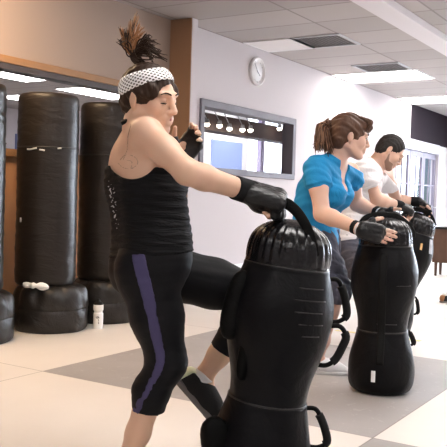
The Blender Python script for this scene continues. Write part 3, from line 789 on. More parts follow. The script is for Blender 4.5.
def face_parts(root, o, P, A, S, s, look=-.004, brow='brow', lips=True, h=.0028, closed=False):
    for y in (-1, 1):
        if not closed: MB().ell(P(.0865, y*.031, .001), S(.0118, .0118, .0092), 16, axes=A).build('eye', M['eye_white'], root, origin=o)
        if not closed: MB().ell(P(.0958, y*.0315, look), S(.0036, .0062, .0056), 12, axes=A).build('iris', M['eye'], root, origin=o)
        MB().tube([P(.0865, y*.0445, .002-.009*closed), P(.0945, y*.039, .0065-.013*closed), P(.0970, y*.031, .0075-.015*closed), P(.0950, y*.0215, .005-.011*closed)], [s*.0012, s*.0022, s*.0022, s*.0014], 6).build('eyelash', M['brow'], root, origin=o)
        MB().tube(spline([P(.089, y*.052, .022), P(.0985, y*.040, .0285), P(.1045, y*.026, .0275), P(.106, y*.013, .0235)], 3), [s*.0018]*3+[s*.0030]*6+[s*.0024], 7).build('eyebrow', M[brow], root, origin=o)
    if lips:
        solid('lips', [cone(P(.0975, -.017, -.061), P(.1005, 0, -.0595), .0055*s, .0070*s, .005, ''), cone(P(.0975, .017, -.061), P(.1005, 0, -.0595), .0055*s, .0070*s, .005, ''),
                       cone(P(.0965, -.013, -.0715), P(.0975, .013, -.0715), .0072*s, .0072*s, .005, ''),
                       dict(cone(P(.111, -.024, -.0655), P(.111, .024, -.0655), .0042*s, .0042*s, .004, ''), neg=True)], M['lips'], root, o, h=h*.7)

def torso(P, lP, Wa, C_, lC, N, SL, SR, r, female=True, fullness=1.0):
    """pelvis, waist, ribs; l*: leftwards; r: radii pelvis, waist, ribs, upper chest"""
    lP = nrm(lP); lC = nrm(lC); lW = nrm(lP+lC)
    fP = nrm(np.cross(lP, ZU)); up = nrm(np.asarray(N)-np.asarray(C_)); fC = nrm(np.cross(lC, up))
    P, Wa, C_, N = map(np.asarray, (P, Wa, C_, N))
    UC = lerp(C_, N, .45)
    pr = [cone(P-lP*.085, P+lP*.085, r[0], k=.05, tg='torso'), cone(Wa-lW*.055, Wa+lW*.055, r[1], k=.06, tg='torso'),
          cone(lerp(P, Wa, .5)-lW*.065, lerp(P, Wa, .5)+lW*.065, (r[0]+r[1])/2, k=.06, tg='torso'),
          cone(lerp(Wa, C_, .5)-lC*.06, lerp(Wa, C_, .5)+lC*.06, (r[1]+r[2])/2, k=.06, tg='torso'),
          cone(C_-lC*.068, C_+lC*.068, r[2], k=.06, tg='torso'), cone(UC-lC*.095, UC+lC*.095, r[3], k=.06, tg='torso')]
    for y in (-1, 1): pr.append(ell(P+lP*.062*y-fP*.055-ZU*.045, (.085*fullness, .082, .095), (fP, lP, ZU), .04, 'torso'))
    if female:
        for y in (-1, 1): pr.append(ell(C_+lC*.066*y+fC*(r[2]+.005)+up*.015, (.055, .066, .062), (fC, lC, up), .045, 'torso'))
    sh = []
    for S_ in (SL, SR):
        sh += [cone(lerp(UC, N, .35), S_, r[3]*.75, .052, .05, 'shoulder'), cone(lerp(N, UC, -.1), lerp(N, S_, .75), .046, .040, .045, 'shoulder')]
    return pr, sh, fP, fC, UC, up

def shoe(root, o, A_, t, u, name_mats, s=1.0, stripes=None):
    """ankle joint, toe direction, up; builds the sole, upper and collar of a trainer as parts"""
    t = nrm(t); u = nrm(np.asarray(u)-t*(np.asarray(u)@t)); w = np.cross(u, t)
    L = lambda x, y, z: np.asarray(A_)+(t*x+w*y+u*z)*s
    up, so, ac = name_mats
    prims = [cone(L(-.030, 0, -.040), L(.06, 0, -.045), .037*s, .040*s, .02), cone(L(.06, 0, -.047), L(.125, .004, -.052), .040*s, .037*s, .02),
             cone(L(.125, .004, -.056), L(.168, .003, -.060), .036*s, .026*s, .02), cone(L(-.012, 0, -.005), L(.0, 0, -.045), .040*s, .042*s, .02, flat_a=True), cone(L(.03, 0, -.02), L(.09, 0, -.035), .032*s, .034*s, .03)]
    solid('upper', prims, M[up], root, o, h=.0045, planes=[(L(0, 0, -.068), -u)])
    sol = [cone(L(-.032, 0, -.066), L(.05, 0, -.066), .039*s, .036*s, .02), cone(L(.05, 0, -.066), L(.125, .005, -.066), .036*s, .044*s, .02), cone(L(.125, .005, -.066), L(.170, .003, -.063), .043*s, .030*s, .02)]
    solid('sole', sol, M[so], root, o, h=.0045, planes=[(L(0, 0, -.062), u), (L(0, 0, -.085), -u)], relax=0)
    solid('heel_counter', prims, M[ac], root, o, h=.004, inflate=.003, clip=[cone(L(-.075, 0, -.040), L(-.040, 0, -.022), .044*s, .034*s, .01)], planes=[(L(0, 0, -.066), -u)])
    la = MB()
    for i in range(5):
        x = .035+.020*i; z = -.003-.0085*i*1.05
        la.tube([L(x, -.021, z-.008), L(x+.008, 0, z+.005), L(x, .021, z-.008)], .0028*s, 6)
    la.build('laces', M['sock'] if so != 'sole' else M['foam'], root, origin=o)
    solid('sock', [cone(L(.0, 0, -.02), L(.0, 0, .018), .0405*s, .039*s, .01, flat_a=True, flat_b=True)], M['sock'], root, o, h=.004)
    return L

def wr(ax, wl, amp, warp=.0):
    """soft wrinkles running around the body, spacing wl"""
    def f(X, Y, Z):
        q = ax[0]*X+ax[1]*Y+ax[2]*Z
        s = 6.283/wl
        return amp*(np.sin(s*q+2.2*np.sin(11*X+7*Y)+1.7*np.sin(9*Y-6*X+14*Z))+.5*np.sin(s*1.9*q+3*np.sin(13*X-8*Y)))
    return f

# ------------------------------------------------------------------ woman in the black tank top
def tank_woman():
    P, Wa, Cc, N = at(152, 260, 2.88), at(150, 215, 2.88), at(142, 176, 2.87), at(140, 126, 2.87)
    SR, SL = at(147, 134, 2.72), at(134, 141, 3.04)
    ER, WR = at(187, 172, 2.58), at(250, 192.3, 2.735)
    EL, WL_ = at(150, 192, 3.24), at(180, 159, 3.02)
    HR, HL = at(147, 270, 2.80), at(165, 272, 2.98)
    KR, AR = at(167, 362, 2.83), at(127, 466, 2.90)
    AR[2] = .088
    KL, AL = at(262, 295, 3.07), at(203, 377, 3.10)
    root_loc = np.array([P[0], P[1], 0.0])
    t = thing('person', 'woman in black tank top and white headband, kneeing the big strike bag', 'person', tuple(root_loc))
    o = root_loc
    fp = rfz(.92, .38, 0); lP = np.cross(ZU, fp); fc = rfz(.85, .50, 0); lC = np.cross(ZU, fc)
    tr, sh, fP, fC, UC, up = torso(P, lP, Wa, Cc, lC, N, SL, SR, (.112, .103, .100, .070))
    bk = rfz(-1, 0, -.2)
    legR = leg(HR, KR, AR, .104, .062, .056, .037, rfz(-1, 0, .2)); legL = leg(HL, KL, AL, .102, .064, .058, .037, rfz(-.6, 0, -.5))
    arms = arm(SR, ER, WR, .054, .041, .042, .034)+arm(SL, EL, WL_, .052, .040, .041, .029)
    Hc = at(148, 98.5, 2.86); f = rfz(.83, -.47, -.15); u = rfz(.13, -.19, .97); hs = 1.05
    hd, HP, A, S = head(Hc, f, u, hs)
    neck = [cone(HP(-.022, 0, -.035), N, .050, .052, .03, 'neck')]
    g = [(74, 84, 52)]*4
    hR, gR, cR, LR = hand(WR, rfz(.95, -.05, -.27), rfz(-.3, .40, -.88), 'R', g, 1.24, fore=WR-ER, thumb=(.12, .85, .55))
    for p in gR:
        if p['t'] == 'c': p['fb'] = False
    gR.append(ell(LR(.0, .040, .020), (.042, .046, .034), np.array([np.cross(WR-ER, ZU)/np.linalg.norm(np.cross(WR-ER, ZU)), nrm(WR-ER), nrm(np.cross(np.cross(WR-ER, ZU), WR-ER))]), .012, 'glove'))
    hL, gL, cL, LL = hand(WL_, rfz(.55, .0, .80), rfz(-.15, -1, .1), 'L', [(30, 38, 25), (36, 42, 28), (40, 44, 30), (44, 46, 30)], 1.02, thumb=(.8, .5, .25), spread=.05, fore=WL_-EL)
    feet = [cone(AR, AR+rfz(.9, .3, 0)*.10-ZU*.055, .036, .028, .02), cone(AL, AL+rfz(.70, .05, -.72)*.12-rfz(.7, 0, .7)*.05, .036, .028, .02)]
    solid('body', tr+sh+legR+legL+arms+neck+hd+hR+hL+feet, M['skin_tan'], t, o, h=.0046)
    face_parts(t, o, HP, A, S, hs, closed=True)
    # --- clothes
    zup = ZU
    tank = solid('tank_top', tr+sh, M['tank'], t, o, h=.0046, inflate=.010, noise=wr((.05, .03, 1), .030, .0016),
          sub=[cone(at(131, 151, 2.5), at(131, 151, 2.86), .098, .098, .01), cone(at(168, 140, 2.5), at(164, 140, 2.80), .098, .098, .01)],
          planes=[(at(140, 164, 2.80), nrm(ZU+RX*.02+FY*.10)), (at(150, 254, 2.88), rfz(.13, 0, -1))])
    def drawn(name, material, lines, r, infl, d0, d1, base, parent=t, h=.003):
        """a line of cloth or ink lying on the surface"""
        cl = []
        for pts in lines:
            pp = spline([np.array([*q, 0.]) for q in pts], 4)
            for a, b in zip(pp[:-1], pp[1:]):
                for dd in np.arange(d0, d1, r*4): cl.append(cone(at(a[0], a[1], dd), at(b[0], b[1], dd+r*4), r, r, .001))
        return solid(name, base, material, parent, o, h=h, inflate=infl, clip=cl)
    for y in (-1, 1):      # halter straps from the front of the top round the neck
        pp = spline([Cc+fC*.135+lC*.070*y+up*.0, UC+fC*.105+lC*.068*y, N+fC*.055+lC*.062*y-up*.010, N+lC*.056*y+up*.012, N-fC*.050+lC*.025*y+up*.012, N-fC*.058+up*.012], 5)
        solid('strap', tr+sh+neck, M['tank'], tank, o, h=.004, inflate=.006, clip=[cone(a, b, .034 if i < 10 else .012, .034 if i < 9 else .012, .002) for i, (a, b) in enumerate(zip(pp[:-1], pp[1:]))])
    for ln in ([(131, 124), (128, 137), (127, 150), (123, 160)], [(120, 160), (125, 155), (133, 156), (138, 162), (133, 168), (124, 168), (118, 163)], [(127, 160), (132, 162), (131, 168)]):
        drawn('tattoo', M['tattoo'], [ln], .0022, .0012, 2.66, 2.90, tr+sh+arms, t, .0028)
    # pale print on the back of the top
    pr_ = []
    rr = random.Random(4)
    blobs = []
    for i in range(16):
        x, y = 108+rr.random()*6+ (i/16)*3, 184+i*2.3
        blobs.append(cone(at(x, y, 2.78+rr.random()*.05), at(x+rr.uniform(-2, 3), y+rr.uniform(-3, 4), 2.80), .0035, .0022, .002))
    solid('print', tr+sh, M['white_mark'], t, o, h=.0035, inflate=.0125, noise=wr((.05, .03, 1), .030, .0016), clip=[dict(b, k=.002, a=b['a']-FY*.0, b=b['b']+FY*.16*0) for b in blobs]+[cone(at(108+i*.5, 186+i*2.6, 2.72), at(109+i*.5+1.5*(i % 3), 187+i*2.6+(i % 2)*2, 2.98), .0030, .0030, .002) for i in range(13)]+[cone(at(106+i*.45+2*(i % 4), 180+i*2.9, 2.72), at(109+i*.45+2.5*((i+1) % 3), 182+i*2.9+(i % 3)*2, 2.98), .0026, .0026, .002) for i in range(17)])
    lR = leg(HR, KR, AR, .104, .064, .062, .040, rfz(-1, 0, .2), upto=.46); lL = leg(HL, KL, AL, .102, .066, .062, .040, rfz(-.6, 0, -.5), upto=.66)
    lg = [p for p in tr if True]
    solid('leggings', lg+lR+lL, M['leggings'], t, o, h=.0046, inflate=.0065, planes=[(at(150, 244, 2.88), rfz(-.1, 0, 1))], noise=wr((.3, .2, 1), .05, .0006))
    sp = [at(136, 252, 2.66), at(144, 285, 2.66), at(152, 318, 2.70), at(158, 345, 2.74), at(160, 362, 2.75), at(152, 382, 2.76), at(141, 402, 2.77), at(132, 420, 2.77)]
    wv = [.0250, .0235, .0205, .018, .0165, .0165, .015, .013]
    sp = spline(sp, 3); wv = np.interp(np.linspace(0, 1, len(sp)), np.linspace(0, 1, 8), wv)
    # a slab through the near side of the leg: its width follows the stripe, its depth the cloth
    cl = []
    for i in range(len(sp)-1):
        for dz in (0, .03, .06): cl.append(cone(sp[i]+FY*dz, sp[i+1]+FY*dz, wv[i], wv[i+1], .004))
    solid('side_stripe', lg+lR, M['purple'], t, o, h=.004, inflate=.0085, clip=cl, planes=[(at(150, 250, 2.88), rfz(-.1, 0, 1))], noise=wr((.3, .2, 1), .05, .0006))
    # --- gloves
    for gl, cu, L, nm in ((gR, cR, LR, 'R'), (gL, cL, LL, 'L')):
        gg = solid('glove', gl+cu, M['glove'], t, o, h=.0036, inflate=.006 if nm == 'R' else 0, noise=wr((.6, .5, .6), .016, .0007))
        solid('wrist_strap', cu, M['cuff'], gg, np.array(o)*0+o, h=.0036, inflate=.0085 if nm == 'R' else .003).location = (0, 0, 0)
        if nm == 'R':
            mk = MB()
            for (x0, y0), (x1, y1) in (((-.010, -.030), (-.004, -.012)), ((-.002, -.030), (.006, -.010)), ((.006, -.026), (.012, -.012))):
                e = nrm(at(240, 195, 2.5)-at(240, 195, 2.8))
                side = np.cross(nrm(WR-ER), e)
                c0 = WR+nrm(WR-ER)*(y0+.012)+side*x0+e*.0375; c1 = WR+nrm(WR-ER)*(y1+.012)+side*x1+e*.0372
                mk.tube([c0, lerp(c0, c1, .5)+side*.004+e*.001, c1], .0022, 6)
            mk.build('printed_mark', M['white_mark'], gg, origin=o)
    # --- shoes
    s1 = bpy.data.objects.new('trainer', None); COL.objects.link(s1); s1.parent = t
    s2 = bpy.data.objects.new('trainer', None); COL.objects.link(s2); s2.parent = t
    shoe(s1, o, AR, rfz(.9, .3, 0), ZU, ('shoe_black', 'sole', 'lime'))
    Lq = shoe(s2, o, AL, rfz(.68, -.05, -.73), rfz(.73, 0, .68), ('shoe_black', 'sole', 'lime'), 1.1)
    # --- hair, band
    def strands(X, Y, Z): return .0022*np.sin(160*(X*.8+Y*.6)+6*np.sin(20*Z))+.001*np.sin(330*(X*.7-Y*.7)+4*np.sin(30*Z))
    hair = solid('hair', [ell(HP(-.008, 0, .032), S(.100, .083, .092), A, .02), ell(HP(-.045, 0, -.02), S(.055, .070, .060), A, .03), ell(HP(.03, -.060, .03), S(.05, .022, .035), A, .02), ell(HP(.03, .060, .03), S(.05, .022, .035), A, .02)],
          M['hair_dark'], t, o, h=.004, noise=strands, sub=[ell(HP(.085, 0, -.035), S(.060, .064, .093), A, .01), ell(HP(-.006, -.088, -.010), S(.016, .02, .026), A, .01), ell(HP(-.006, .088, -.010), S(.016, .02, .026), A, .01), ell(HP(.05, 0, -.075), S(.075, .08, .075), A, .01)])
    band_u = nrm(A[2]*.90+A[0]*-.42)       # the band sits tilted: high over the brow, low at the nape
    b0, b1 = HP(.0, 0, .030), HP(0, 0, .030)
    bm = bpy.data.materials.new('white mesh knit'); bm.use_nodes = True
    nt = bm.node_tree; bs = nt.nodes['Principled BSDF']; bs.inputs['Roughness'].default_value = .8
    tc = nt.nodes.new('ShaderNodeTexCoord'); vm = nt.nodes.new('ShaderNodeUVMap')
    cr = nt.nodes.new('ShaderNodeTexVoronoi'); cr.feature = 'F1'; cr.inputs['Scale'].default_value = 1; cr.inputs['Randomness'].default_value = .0
    mr = nt.nodes.new('ShaderNodeMapping'); mr.inputs['Rotation'].default_value = (0, 0, math.radians(45))
    nt.links.new(vm.outputs[0], mr.inputs[0]); nt.links.new(mr.outputs[0], cr.inputs['Vector'])
    rp = nt.nodes.new('ShaderNodeMapRange'); rp.inputs[1].default_value = .27; rp.inputs[2].default_value = .36
    nt.links.new(cr.outputs['Distance'], rp.inputs[0])
    mx = nt.nodes.new('ShaderNodeMix'); mx.data_type = 'RGBA'; mx.inputs[6].default_value = (.05, .04, .035, 1); mx.inputs[7].default_value = (.88, .87, .86, 1)
    nt.links.new(rp.outputs[0], mx.inputs[0]); nt.links.new(mx.outputs[2], bs.inputs['Base Color'])
    # band as a swept strip around the skull
    nu, nv = 72, 9; v = []; uv = []
    cb = HP(-.008, 0, .032)+band_u*.026; fb = nrm(A[0]-band_u*(A[0]@band_u)); lb = np.cross(band_u, fb)
    for i in range(nu):
        q = 2*math.pi*i/nu
        for j in range(nv):
            hw = .0325-.007*(.5+.5*math.cos(q)); z = -hw+2*hw*j/(nv-1)
            bul = .0055+.003*math.cos(math.pi*(j/(nv-1)-.5))
            p0 = cb+band_u*z-HP(-.008, 0, .032); dq = fb*math.cos(q)+lb*math.sin(q)
            rad = np.array([.100, .083, .092])*hs
            pa = np.array([p0@A[i2]/rad[i2] for i2 in range(3)]); da = np.array([dq@A[i2]/rad[i2] for i2 in range(3)])
            qa, qb, qc = da@da, pa@da, pa@pa-1
            tt = (-qb+math.sqrt(max(0, qb*qb-qa*qc)))/qa
            v.append(cb+band_u*z+dq*(tt+bul))
    fcs = [(i*nv+j, ((i+1) % nu)*nv+j, ((i+1) % nu)*nv+j+1, i*nv+j+1) for i in range(nu) for j in range(nv-1)]
    hbnd = link_mesh('headband', v, fcs, bm, t, True, o)
    uvl = hbnd.data.uv_layers.new(name='band')
    for pl in hbnd.data.polygons:
        i, j = divmod(pl.index, nv-1)
        for li, (a, b) in zip(pl.loop_indices, ((i, j), (i+1, j), (i+1, j+1), (i, j+1))): uvl.data[li].uv = (a*.583, b*.75)
    sm = hbnd.modifiers.new('thick', 'SOLIDIFY'); sm.thickness = .005; sm.offset = -1
    # ponytail thrown upwards
    pt = MB(); base = at(145, 68, 2.87)
    rr = random.Random(11)
    tips = [((136, 16), .10, 1), ((139, 24), .1, 1), ((131, 22), .08, 1), ((126, 30), .1, 0), ((121, 28), .05, 1), ((120, 42), .1, 0), ((133, 34), .1, 1), ((148, 36), .1, 0), ((156, 44), .1, 0), ((160, 52), .15, 0), ((165, 60), .15, 0), ((154, 55), .15, 0), ((143, 30), .06, 1), ((152, 60), .1, 0), ((128, 45), .1, 0)]
    for i in range(190):
        (tx, ty), sp_, lt = tips[i % len(tips)]
        b = base+RX*rr.gauss(0, .009)+FY*rr.gauss(0, .010)
        dp = 2.87+rr.gauss(0, .03)
        tip = at(tx+rr.gauss(0, 1.7), ty+rr.gauss(0, 2.0), dp)
        if tx < 146:
            midp = at(129+rr.gauss(0, 1.5)+(tx-130)*.35, 44+rr.gauss(0, 3), lerp(2.87, dp, .5))
            k1 = at(135+rr.gauss(0, 1.6), 58+rr.gauss(0, 1), 2.87)
        else:
            k1 = at(136+rr.gauss(0, 1.8), 56+rr.gauss(0, 1.8), 2.87); midp = at(146+rr.gauss(0, 2), (ty+46)/2-2+rr.gauss(0, 2.5), lerp(2.87, dp, .5))
        pts = spline([b, k1, midp, tip], 5); n = len(pts)
        w = .0046
        cut = int(n*.55)
        rs = [w*(1-.8*(q/(n-1))**1.5) for q in range(n)]
        if lt and rr.random() < .75:
            pt.tube(pts[:cut+1], rs[:cut+1], 5, mi=0); pt.tube(pts[cut:], rs[cut:], 5, mi=1)
        else: pt.tube(pts, rs, 5, mi=0)
    pt.build('ponytail', [M['hair_dark'], M['hair_tip']], hair, origin=o)
    return t
# ------------------------------------------------------------------ woman in the blue T-shirt
def blue_woman():
    P, Wa, Cc, N = at(317, 243, 4.74), at(315, 216, 4.70), at(322, 190, 4.64), at(335, 162, 4.62)
    SR, SL = at(316, 168, 4.47), at(350, 172, 4.78)
    ER, WR = at(322, 214, 4.40), at(361, 229.5, 4.215)
    EL, WL_ = at(357, 204, 4.86), at(381, 214, 4.69)
    HR, HL = at(316, 248, 4.64), at(322, 248, 4.84)
    KR, AR = at(337, 290, 4.60), at(317, 358, 4.84); AR[2] = .088
    KL, AL = at(318, 300, 4.98), at(290, 352, 5.2); AL[2] = .088
    o = np.array([P[0], P[1], 0.0])
    t = thing('person', 'woman in bright blue T-shirt with reddish brown ponytail bending over a strike bag', 'person', tuple(o))
    fp = rfz(.95, -.2, 0); lP = np.cross(ZU, fp); fc = rfz(.86, -.48, 0); lC = np.cross(ZU, fc)
    tr, sh, fP, fC, UC, up = torso(P, lP, Wa, Cc, lC, N, SL, SR, (.112, .104, .106, .076))
    legR = leg(HR, KR, AR, .098, .060, .058, .038, rfz(-1, 0, 0)); legL = leg(HL, KL, AL, .098, .060, .058, .038, rfz(-1, 0, 0))
    arms = arm(SR, ER, WR, .058, .045, .045, .031)+arm(SL, EL, WL_, .054, .043, .043, .030)
    Hc = at(349, 137, 4.56); f = rfz(.97, .06, -.12); u = rfz(.12, 0, .99); hs = 1.04
    hd, HP, A, S = head(Hc, f, u, hs)
    neck = [cone(HP(-.025, 0, -.035), N, .054, .064, .03, 'neck')]
    hR, gR, cR, LR = hand(WR, rfz(.96, .06, -.22), rfz(.1, 1, -.1), 'R', [(8, 14, 8), (12, 16, 8), (16, 18, 10), (20, 20, 12)], 1.2, thumb=(.8, .6, .1), fore=WR-ER)
    hL, gL, cL, LL = hand(WL_, rfz(.88, -.1, -.32), rfz(-.2, -1, -.2), 'L', [(20, 25, 20)]*4, 1.05, fore=WL_-EL)
    feet = [cone(AR, AR+rfz(.98, -.1, 0)*.11-ZU*.055, .036, .028, .02), cone(AL, AL+rfz(.9, .3, 0)*.11-ZU*.055, .036, .028, .02)]
    solid('body', tr+sh+legR+legL+arms+neck+hd+hR+hL+feet, M['skin_pale'], t, o, h=.0055)
    face_parts(t, o, HP, A, S, hs, look=-.001)
    sl = []
    for S_, E_, r in ((SR, ER, .061), (SL, EL, .059)):
        sl += [cone(S_, lerp(S_, E_, .30), r*.93, r, .03), cone(lerp(S_, E_, .05), lerp(S_, E_, .34 if S_ is SR else .30), r, r*1.04, .02, flat_b=True)]
    collar = N+up*.012
    solid('t_shirt', [dict(p) for p in tr+sh]+sl, M['blue_shirt'], t, o, h=.0055, inflate=.011, noise=wr((.5, .25, 1), .085, .0026),
          planes=[(N+up*.030, nrm(up+fC*.15)), (at(316, 247, 4.74), rfz(.10, 0, -1))], sub=[cone(N+up*.03, N+up*.0+fC*.05, .056, .058, .01), cone(N+fC*.06, UC+fC*.16-up*.02, .05, .012, .01), cone(UC+fC*.07+up*.02, UC+fC*.17-up*.035, .045, .010, .01)])
    lR = leg(HR, KR, AR, .106, .078, .074, .06, rfz(-1, 0, 0), upto=.06); lL = leg(HL, KL, AL, .106, .078, .074, .06, rfz(-1, 0, 0), upto=.06)
    solid('shorts', tr[:3]+tr[6:8]+lR+lL, M['slate'], t, o, h=.0055, inflate=.010, planes=[(at(316, 228, 4.74), ZU)], noise=wr((.8, .4, .8), .07, .0030))
    for gl, cu, nm in ((gR, cR, 'R'), (gL, cL, 'L')):
        gl = [dict(p, b=lerp(p['a'], p['b'], .62)) if p['fb'] else p for p in [dict({'fb': False}, **q) for q in gl]]
        gg = solid('glove', gl+cu, M['glove'], t, o, h=.0045, noise=wr((.6, .5, .6), .016, .0007))
        c0 = cu[0]
        solid('wrist_strap', [cone(lerp(c0['a'], c0['b'], .1), lerp(c0['a'], c0['b'], .58), .0385, .0385, .005, flat_a=True, flat_b=True)], M['cuff'], gg, o, h=.0045)
        solid('pale_band', [cone(lerp(c0['a'], c0['b'], .64), lerp(c0['a'], c0['b'], .82), .0375, .0375, .005, flat_a=True, flat_b=True)], M['white_mark'], gg, o, h=.0036)
    for A_, tt in ((AR, rfz(.98, -.12, 0)), (AL, rfz(.9, .3, 0))):
        s1 = bpy.data.objects.new('trainer', None); COL.objects.link(s1); s1.parent = t
        L = shoe(s1, o, A_, tt, ZU, ('shoe_white', 'sole_white', 'silver'), 1.05)
        for sd in (-1, 1):
            sb = MB()
            for x in (.015, .045, .075): sb.tube([L(x, sd*.040, -.055), L(x+.012, sd*.0385, -.035), L(x+.03, sd*.034, -.018)], .004, 6)
            sb.build('side_stripes', M['silver'], s1, origin=o)
    def strands(X, Y, Z): return .0028*np.sin(120*(X*.4-Y*.2+Z*.9)+5*np.sin(18*X))+.0014*np.sin(260*(Z*.8+X*.4)+4*np.sin(30*Y))
    hair = solid('hair', [ell(HP(-.014, 0, .040), S(.108, .090, .096), A, .02), ell(HP(-.055, 0, -.015), S(.058, .072, .068), A, .03), ell(HP(.060, 0, .078), S(.036, .056, .032), A, .03)],
          M['hair_brown'], t, o, h=.0048, noise=strands, sub=[ell(HP(.100, 0, -.040), S(.062, .075, .094), A, .01), ell(HP(-.006, -.090, -.012), S(.026, .022, .038), A, .01), ell(HP(-.006, .090, -.012), S(.026, .022, .038), A, .01), ell(HP(.06, 0, -.09), S(.09, .08, .085), A, .01)])
    rr = random.Random(5)
    # fringe over the brow
    fr = MB()
    for i in range(90):
        y = rr.uniform(-.062, .062); b = HP(.045+rr.gauss(0, .012), y*.8, .112+rr.gauss(0, .004))
        pts = spline([b, HP(.095+rr.gauss(0, .006), y, .098+rr.gauss(0, .005)), HP(.114-abs(y)*.35+rr.gauss(0, .005), y*1.05, .070+rr.gauss(0, .006)), HP(.110-abs(y)*.4+rr.gauss(0, .006), y*1.1, .046+rr.gauss(0, .009))], 4)
        n = len(pts); fr.tube(pts, [.0040*(1-.75*(q/(n-1))**2) for q in range(n)], 5, mi=1 if rr.random() < .3 else 0)
    fr.build('fringe', [M['hair_brown'], M['hair_light']], hair, origin=o)
    # temple strands in front of the ear
    pn = MB()
    base = at(328.5, 124, 4.56)
    for i in range(210):
        b = base+RX*rr.gauss(0, .010)+FY*rr.gauss(0, .016)+ZU*rr.gauss(0, .012)
        ex = rr.uniform(0, 1)
        dp = 4.56+rr.gauss(0, .035)
        tip = at(314+ex*20+rr.gauss(0, 1.0), 147+ex*4+rr.gauss(0, 2.6), dp)
        m1 = at(320+ex*7+rr.gauss(0, 1.2), 127+rr.gauss(0, 1.5), lerp(4.56, dp, .5)); m2 = at(316+ex*14+rr.gauss(0, 1.2), 138+rr.gauss(0, 2), dp)
        pts = spline([b, m1, m2, tip], 4); n = len(pts)
        pn.tube(pts, [.0052*(1-.7*(q/(n-1))**2) for q in range(n)], 5, mi=1 if rr.random() < .38 else 0)
    pn.build('ponytail', [M['hair_brown'], M['hair_light']], hair, origin=o)
    MB().tube([base+RX*.012*math.cos(q)+ZU*.016*math.sin(q)+FY*.018*math.sin(q*1) for q in np.linspace(0, 6.283, 17)[:-1]], .007, 8, closed=True).build('hair_tie', M['foam'], hair, origin=o)
    return t

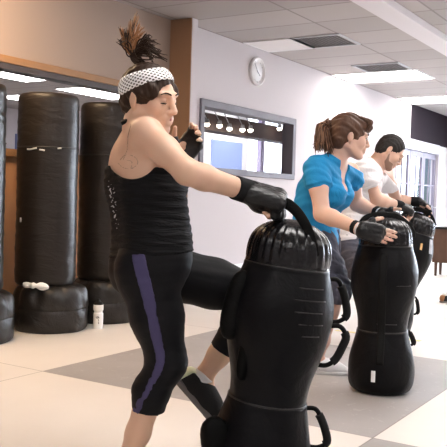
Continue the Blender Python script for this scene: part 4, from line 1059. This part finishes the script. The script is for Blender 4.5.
# ------------------------------------------------------------------ man in the white T-shirt
def white_man():
    P, Wa, Cc, N = at(346, 240, 5.92), at(351, 215, 5.90), at(362, 190, 5.88), at(376, 165, 5.86)
    SR, SL = at(364, 170, 5.68), at(386, 174, 6.05)
    ER, WR = at(377, 199, 5.72), at(400, 206, 5.84)
    EL, WL_ = at(397, 200, 6.26), at(418, 202, 6.24)
    HR, HL = at(347, 246, 5.83), at(352, 246, 6.0)
    KR, AR = at(374, 288, 5.60), at(374, 338, 5.62); AR[2] = .092
    KL, AL = at(374, 288, 5.76), at(370, 336, 5.80); AL[2] = .092
    o = np.array([P[0], P[1], 0.0])
    t = thing('person', 'man in white T-shirt with short dark hair, leaning down over the farthest bag', 'person', tuple(o))
    fp = rfz(1, -.1, 0); lP = np.cross(ZU, fp); fc = rfz(.97, -.25, 0); lC = np.cross(ZU, fc)
    tr, sh, fP, fC, UC, up = torso(P, lP, Wa, Cc, lC, N, SL, SR, (.11, .10, .115, .085), female=False)
    legR = leg(HR, KR, AR, .095, .060, .056, .038, rfz(-1, 0, 0)); legL = leg(HL, KL, AL, .095, .060, .056, .038, rfz(-1, 0, 0))
    arms = arm(SR, ER, WR, .055, .044, .045, .032)+arm(SL, EL, WL_, .055, .044, .044, .032)
    Hc = at(389.5, 151, 5.80); f = rfz(.78, -.12, -.60); u = rfz(.60, 0, .80); hs = 1.04
    hd, HP, A, S = head(Hc, f, u, hs, True)
    neck = [cone(HP(-.025, 0, -.035), N, .060, .066, .03, 'neck')]
    hR, gR, cR, LR = hand(WR, rfz(.86, .25, -.30), rfz(.0, .5, -.85), 'R', [(40, 45, 30), (46, 48, 30), (50, 50, 30), (55, 52, 30)], 1.12, fore=WR-ER)
    hL, gL, cL, LL = hand(WL_, rfz(.72, -.1, -.60), rfz(-.7, -.5, -.5), 'L', [(35, 40, 30)]*4, 1.12, fore=WL_-EL)
    feet = [cone(AR, AR+fP*.11-ZU*.055, .038, .03, .02), cone(AL, AL+fP*.11-ZU*.055, .038, .03, .02)]
    solid('body', tr+sh+legR+legL+arms+neck+hd+hR+hL+feet, M['skin_olive'], t, o, h=.006)
    face_parts(t, o, HP, A, S, hs, h=.004, closed=True)
    sl = []
    for S_, E_, r in ((SR, ER, .068), (SL, EL, .066)):
        sl += [cone(S_, lerp(S_, E_, .30), r*.93, r, .03), cone(lerp(S_, E_, .05), lerp(S_, E_, .42), r, r*1.06, .02, flat_b=True)]
    solid('t_shirt', tr+sh+sl, M['white_shirt'], t, o, h=.006, inflate=.016, noise=wr((.5, .3, 1), .09, .004), planes=[(N+up*.012, nrm(up+fC*.3)), (at(346, 246, 5.92), -ZU)], sub=[cone(N+up*.03, N+fC*.04, .062, .066, .01)])
    lR = leg(HR, KR, AR, .108, .085, .08, .06, rfz(-1, 0, 0), upto=.08); lL = leg(HL, KL, AL, .108, .085, .08, .06, rfz(-1, 0, 0), upto=.08)
    solid('shorts', tr[:3]+tr[6:8]+lR+lL, M['slate'], t, o, h=.006, inflate=.012, planes=[(at(346, 232, 5.92), ZU)], noise=wr((.8, .4, .8), .07, .003))
    for gl, cu in ((gR, cR), (gL, cL)):
        gg = solid('glove', gl+cu, M['glove'], t, o, h=.005, noise=wr((.6, .5, .6), .018, .0007))
        solid('wrist_strap', cu, M['cuff'], gg, o, h=.005, inflate=.004)
    for A_ in (AR, AL):
        s1 = bpy.data.objects.new('trainer', None); COL.objects.link(s1); s1.parent = t
        shoe(s1, o, A_, fP, ZU, ('shoe_black', 'sole', 'silver'), 1.1)
    cut = [ell(HP(.092, 0, -.030), S(.070, .074, .112), A, .01), ell(HP(-.006, -.088, -.010), S(.016, .022, .030), A, .01), ell(HP(-.006, .088, -.010), S(.016, .022, .030), A, .01), ell(HP(.04, 0, -.10), S(.10, .1, .085), A, .01)]
    solid('hair', [ell(HP(-.007, 0, .033), S(.100, .080, .0915), A, .02), ell(HP(-.045, 0, -.02), S(.055, .068, .060), A, .03)], M['hair_black'], t, o, h=.004, sub=cut,
          noise=lambda X, Y, Z: .0014*np.sin(190*X+5*np.sin(60*Z))*np.sin(170*Y+4*np.sin(70*X))+.0016*np.sin(75*Z+6*np.sin(50*X)+3*np.sin(40*Y)))
    solid('beard', hd[:6]+[p for p in hd[6:14] if not p.get('neg')], M['beard'], t, o, h=.004, inflate=.0014, clip=[ell(HP(.052, 0, -.090), S(.062, .075, .036), A, .01), cone(HP(.03, -.062, -.075), HP(.004, -.072, -.020), .014, .008, .01), cone(HP(.03, .062, -.075), HP(.004, .072, -.020), .014, .008, .01), cone(HP(.105, -.022, -.051), HP(.105, .022, -.051), .007, .007, .006)],
          sub=[ell(HP(.1, 0, -.066), S(.03, .02, .011), A, .004)])
    return t
tank_woman(); blue_woman(); white_man()
# trailing black trainer of somebody standing just outside the right edge
sp = at(446, 304, 8.5)*np.array([1, 1, 0])
sh = thing('trainer', 'black trainer on the floor cut off by the right edge', 'shoe', tuple(sp))
shoe(sh, sp, sp+ZU*.086, rfz(.95, .3, 0), ZU, ('shoe_black', 'sole', 'hair_tip'), 1.1)
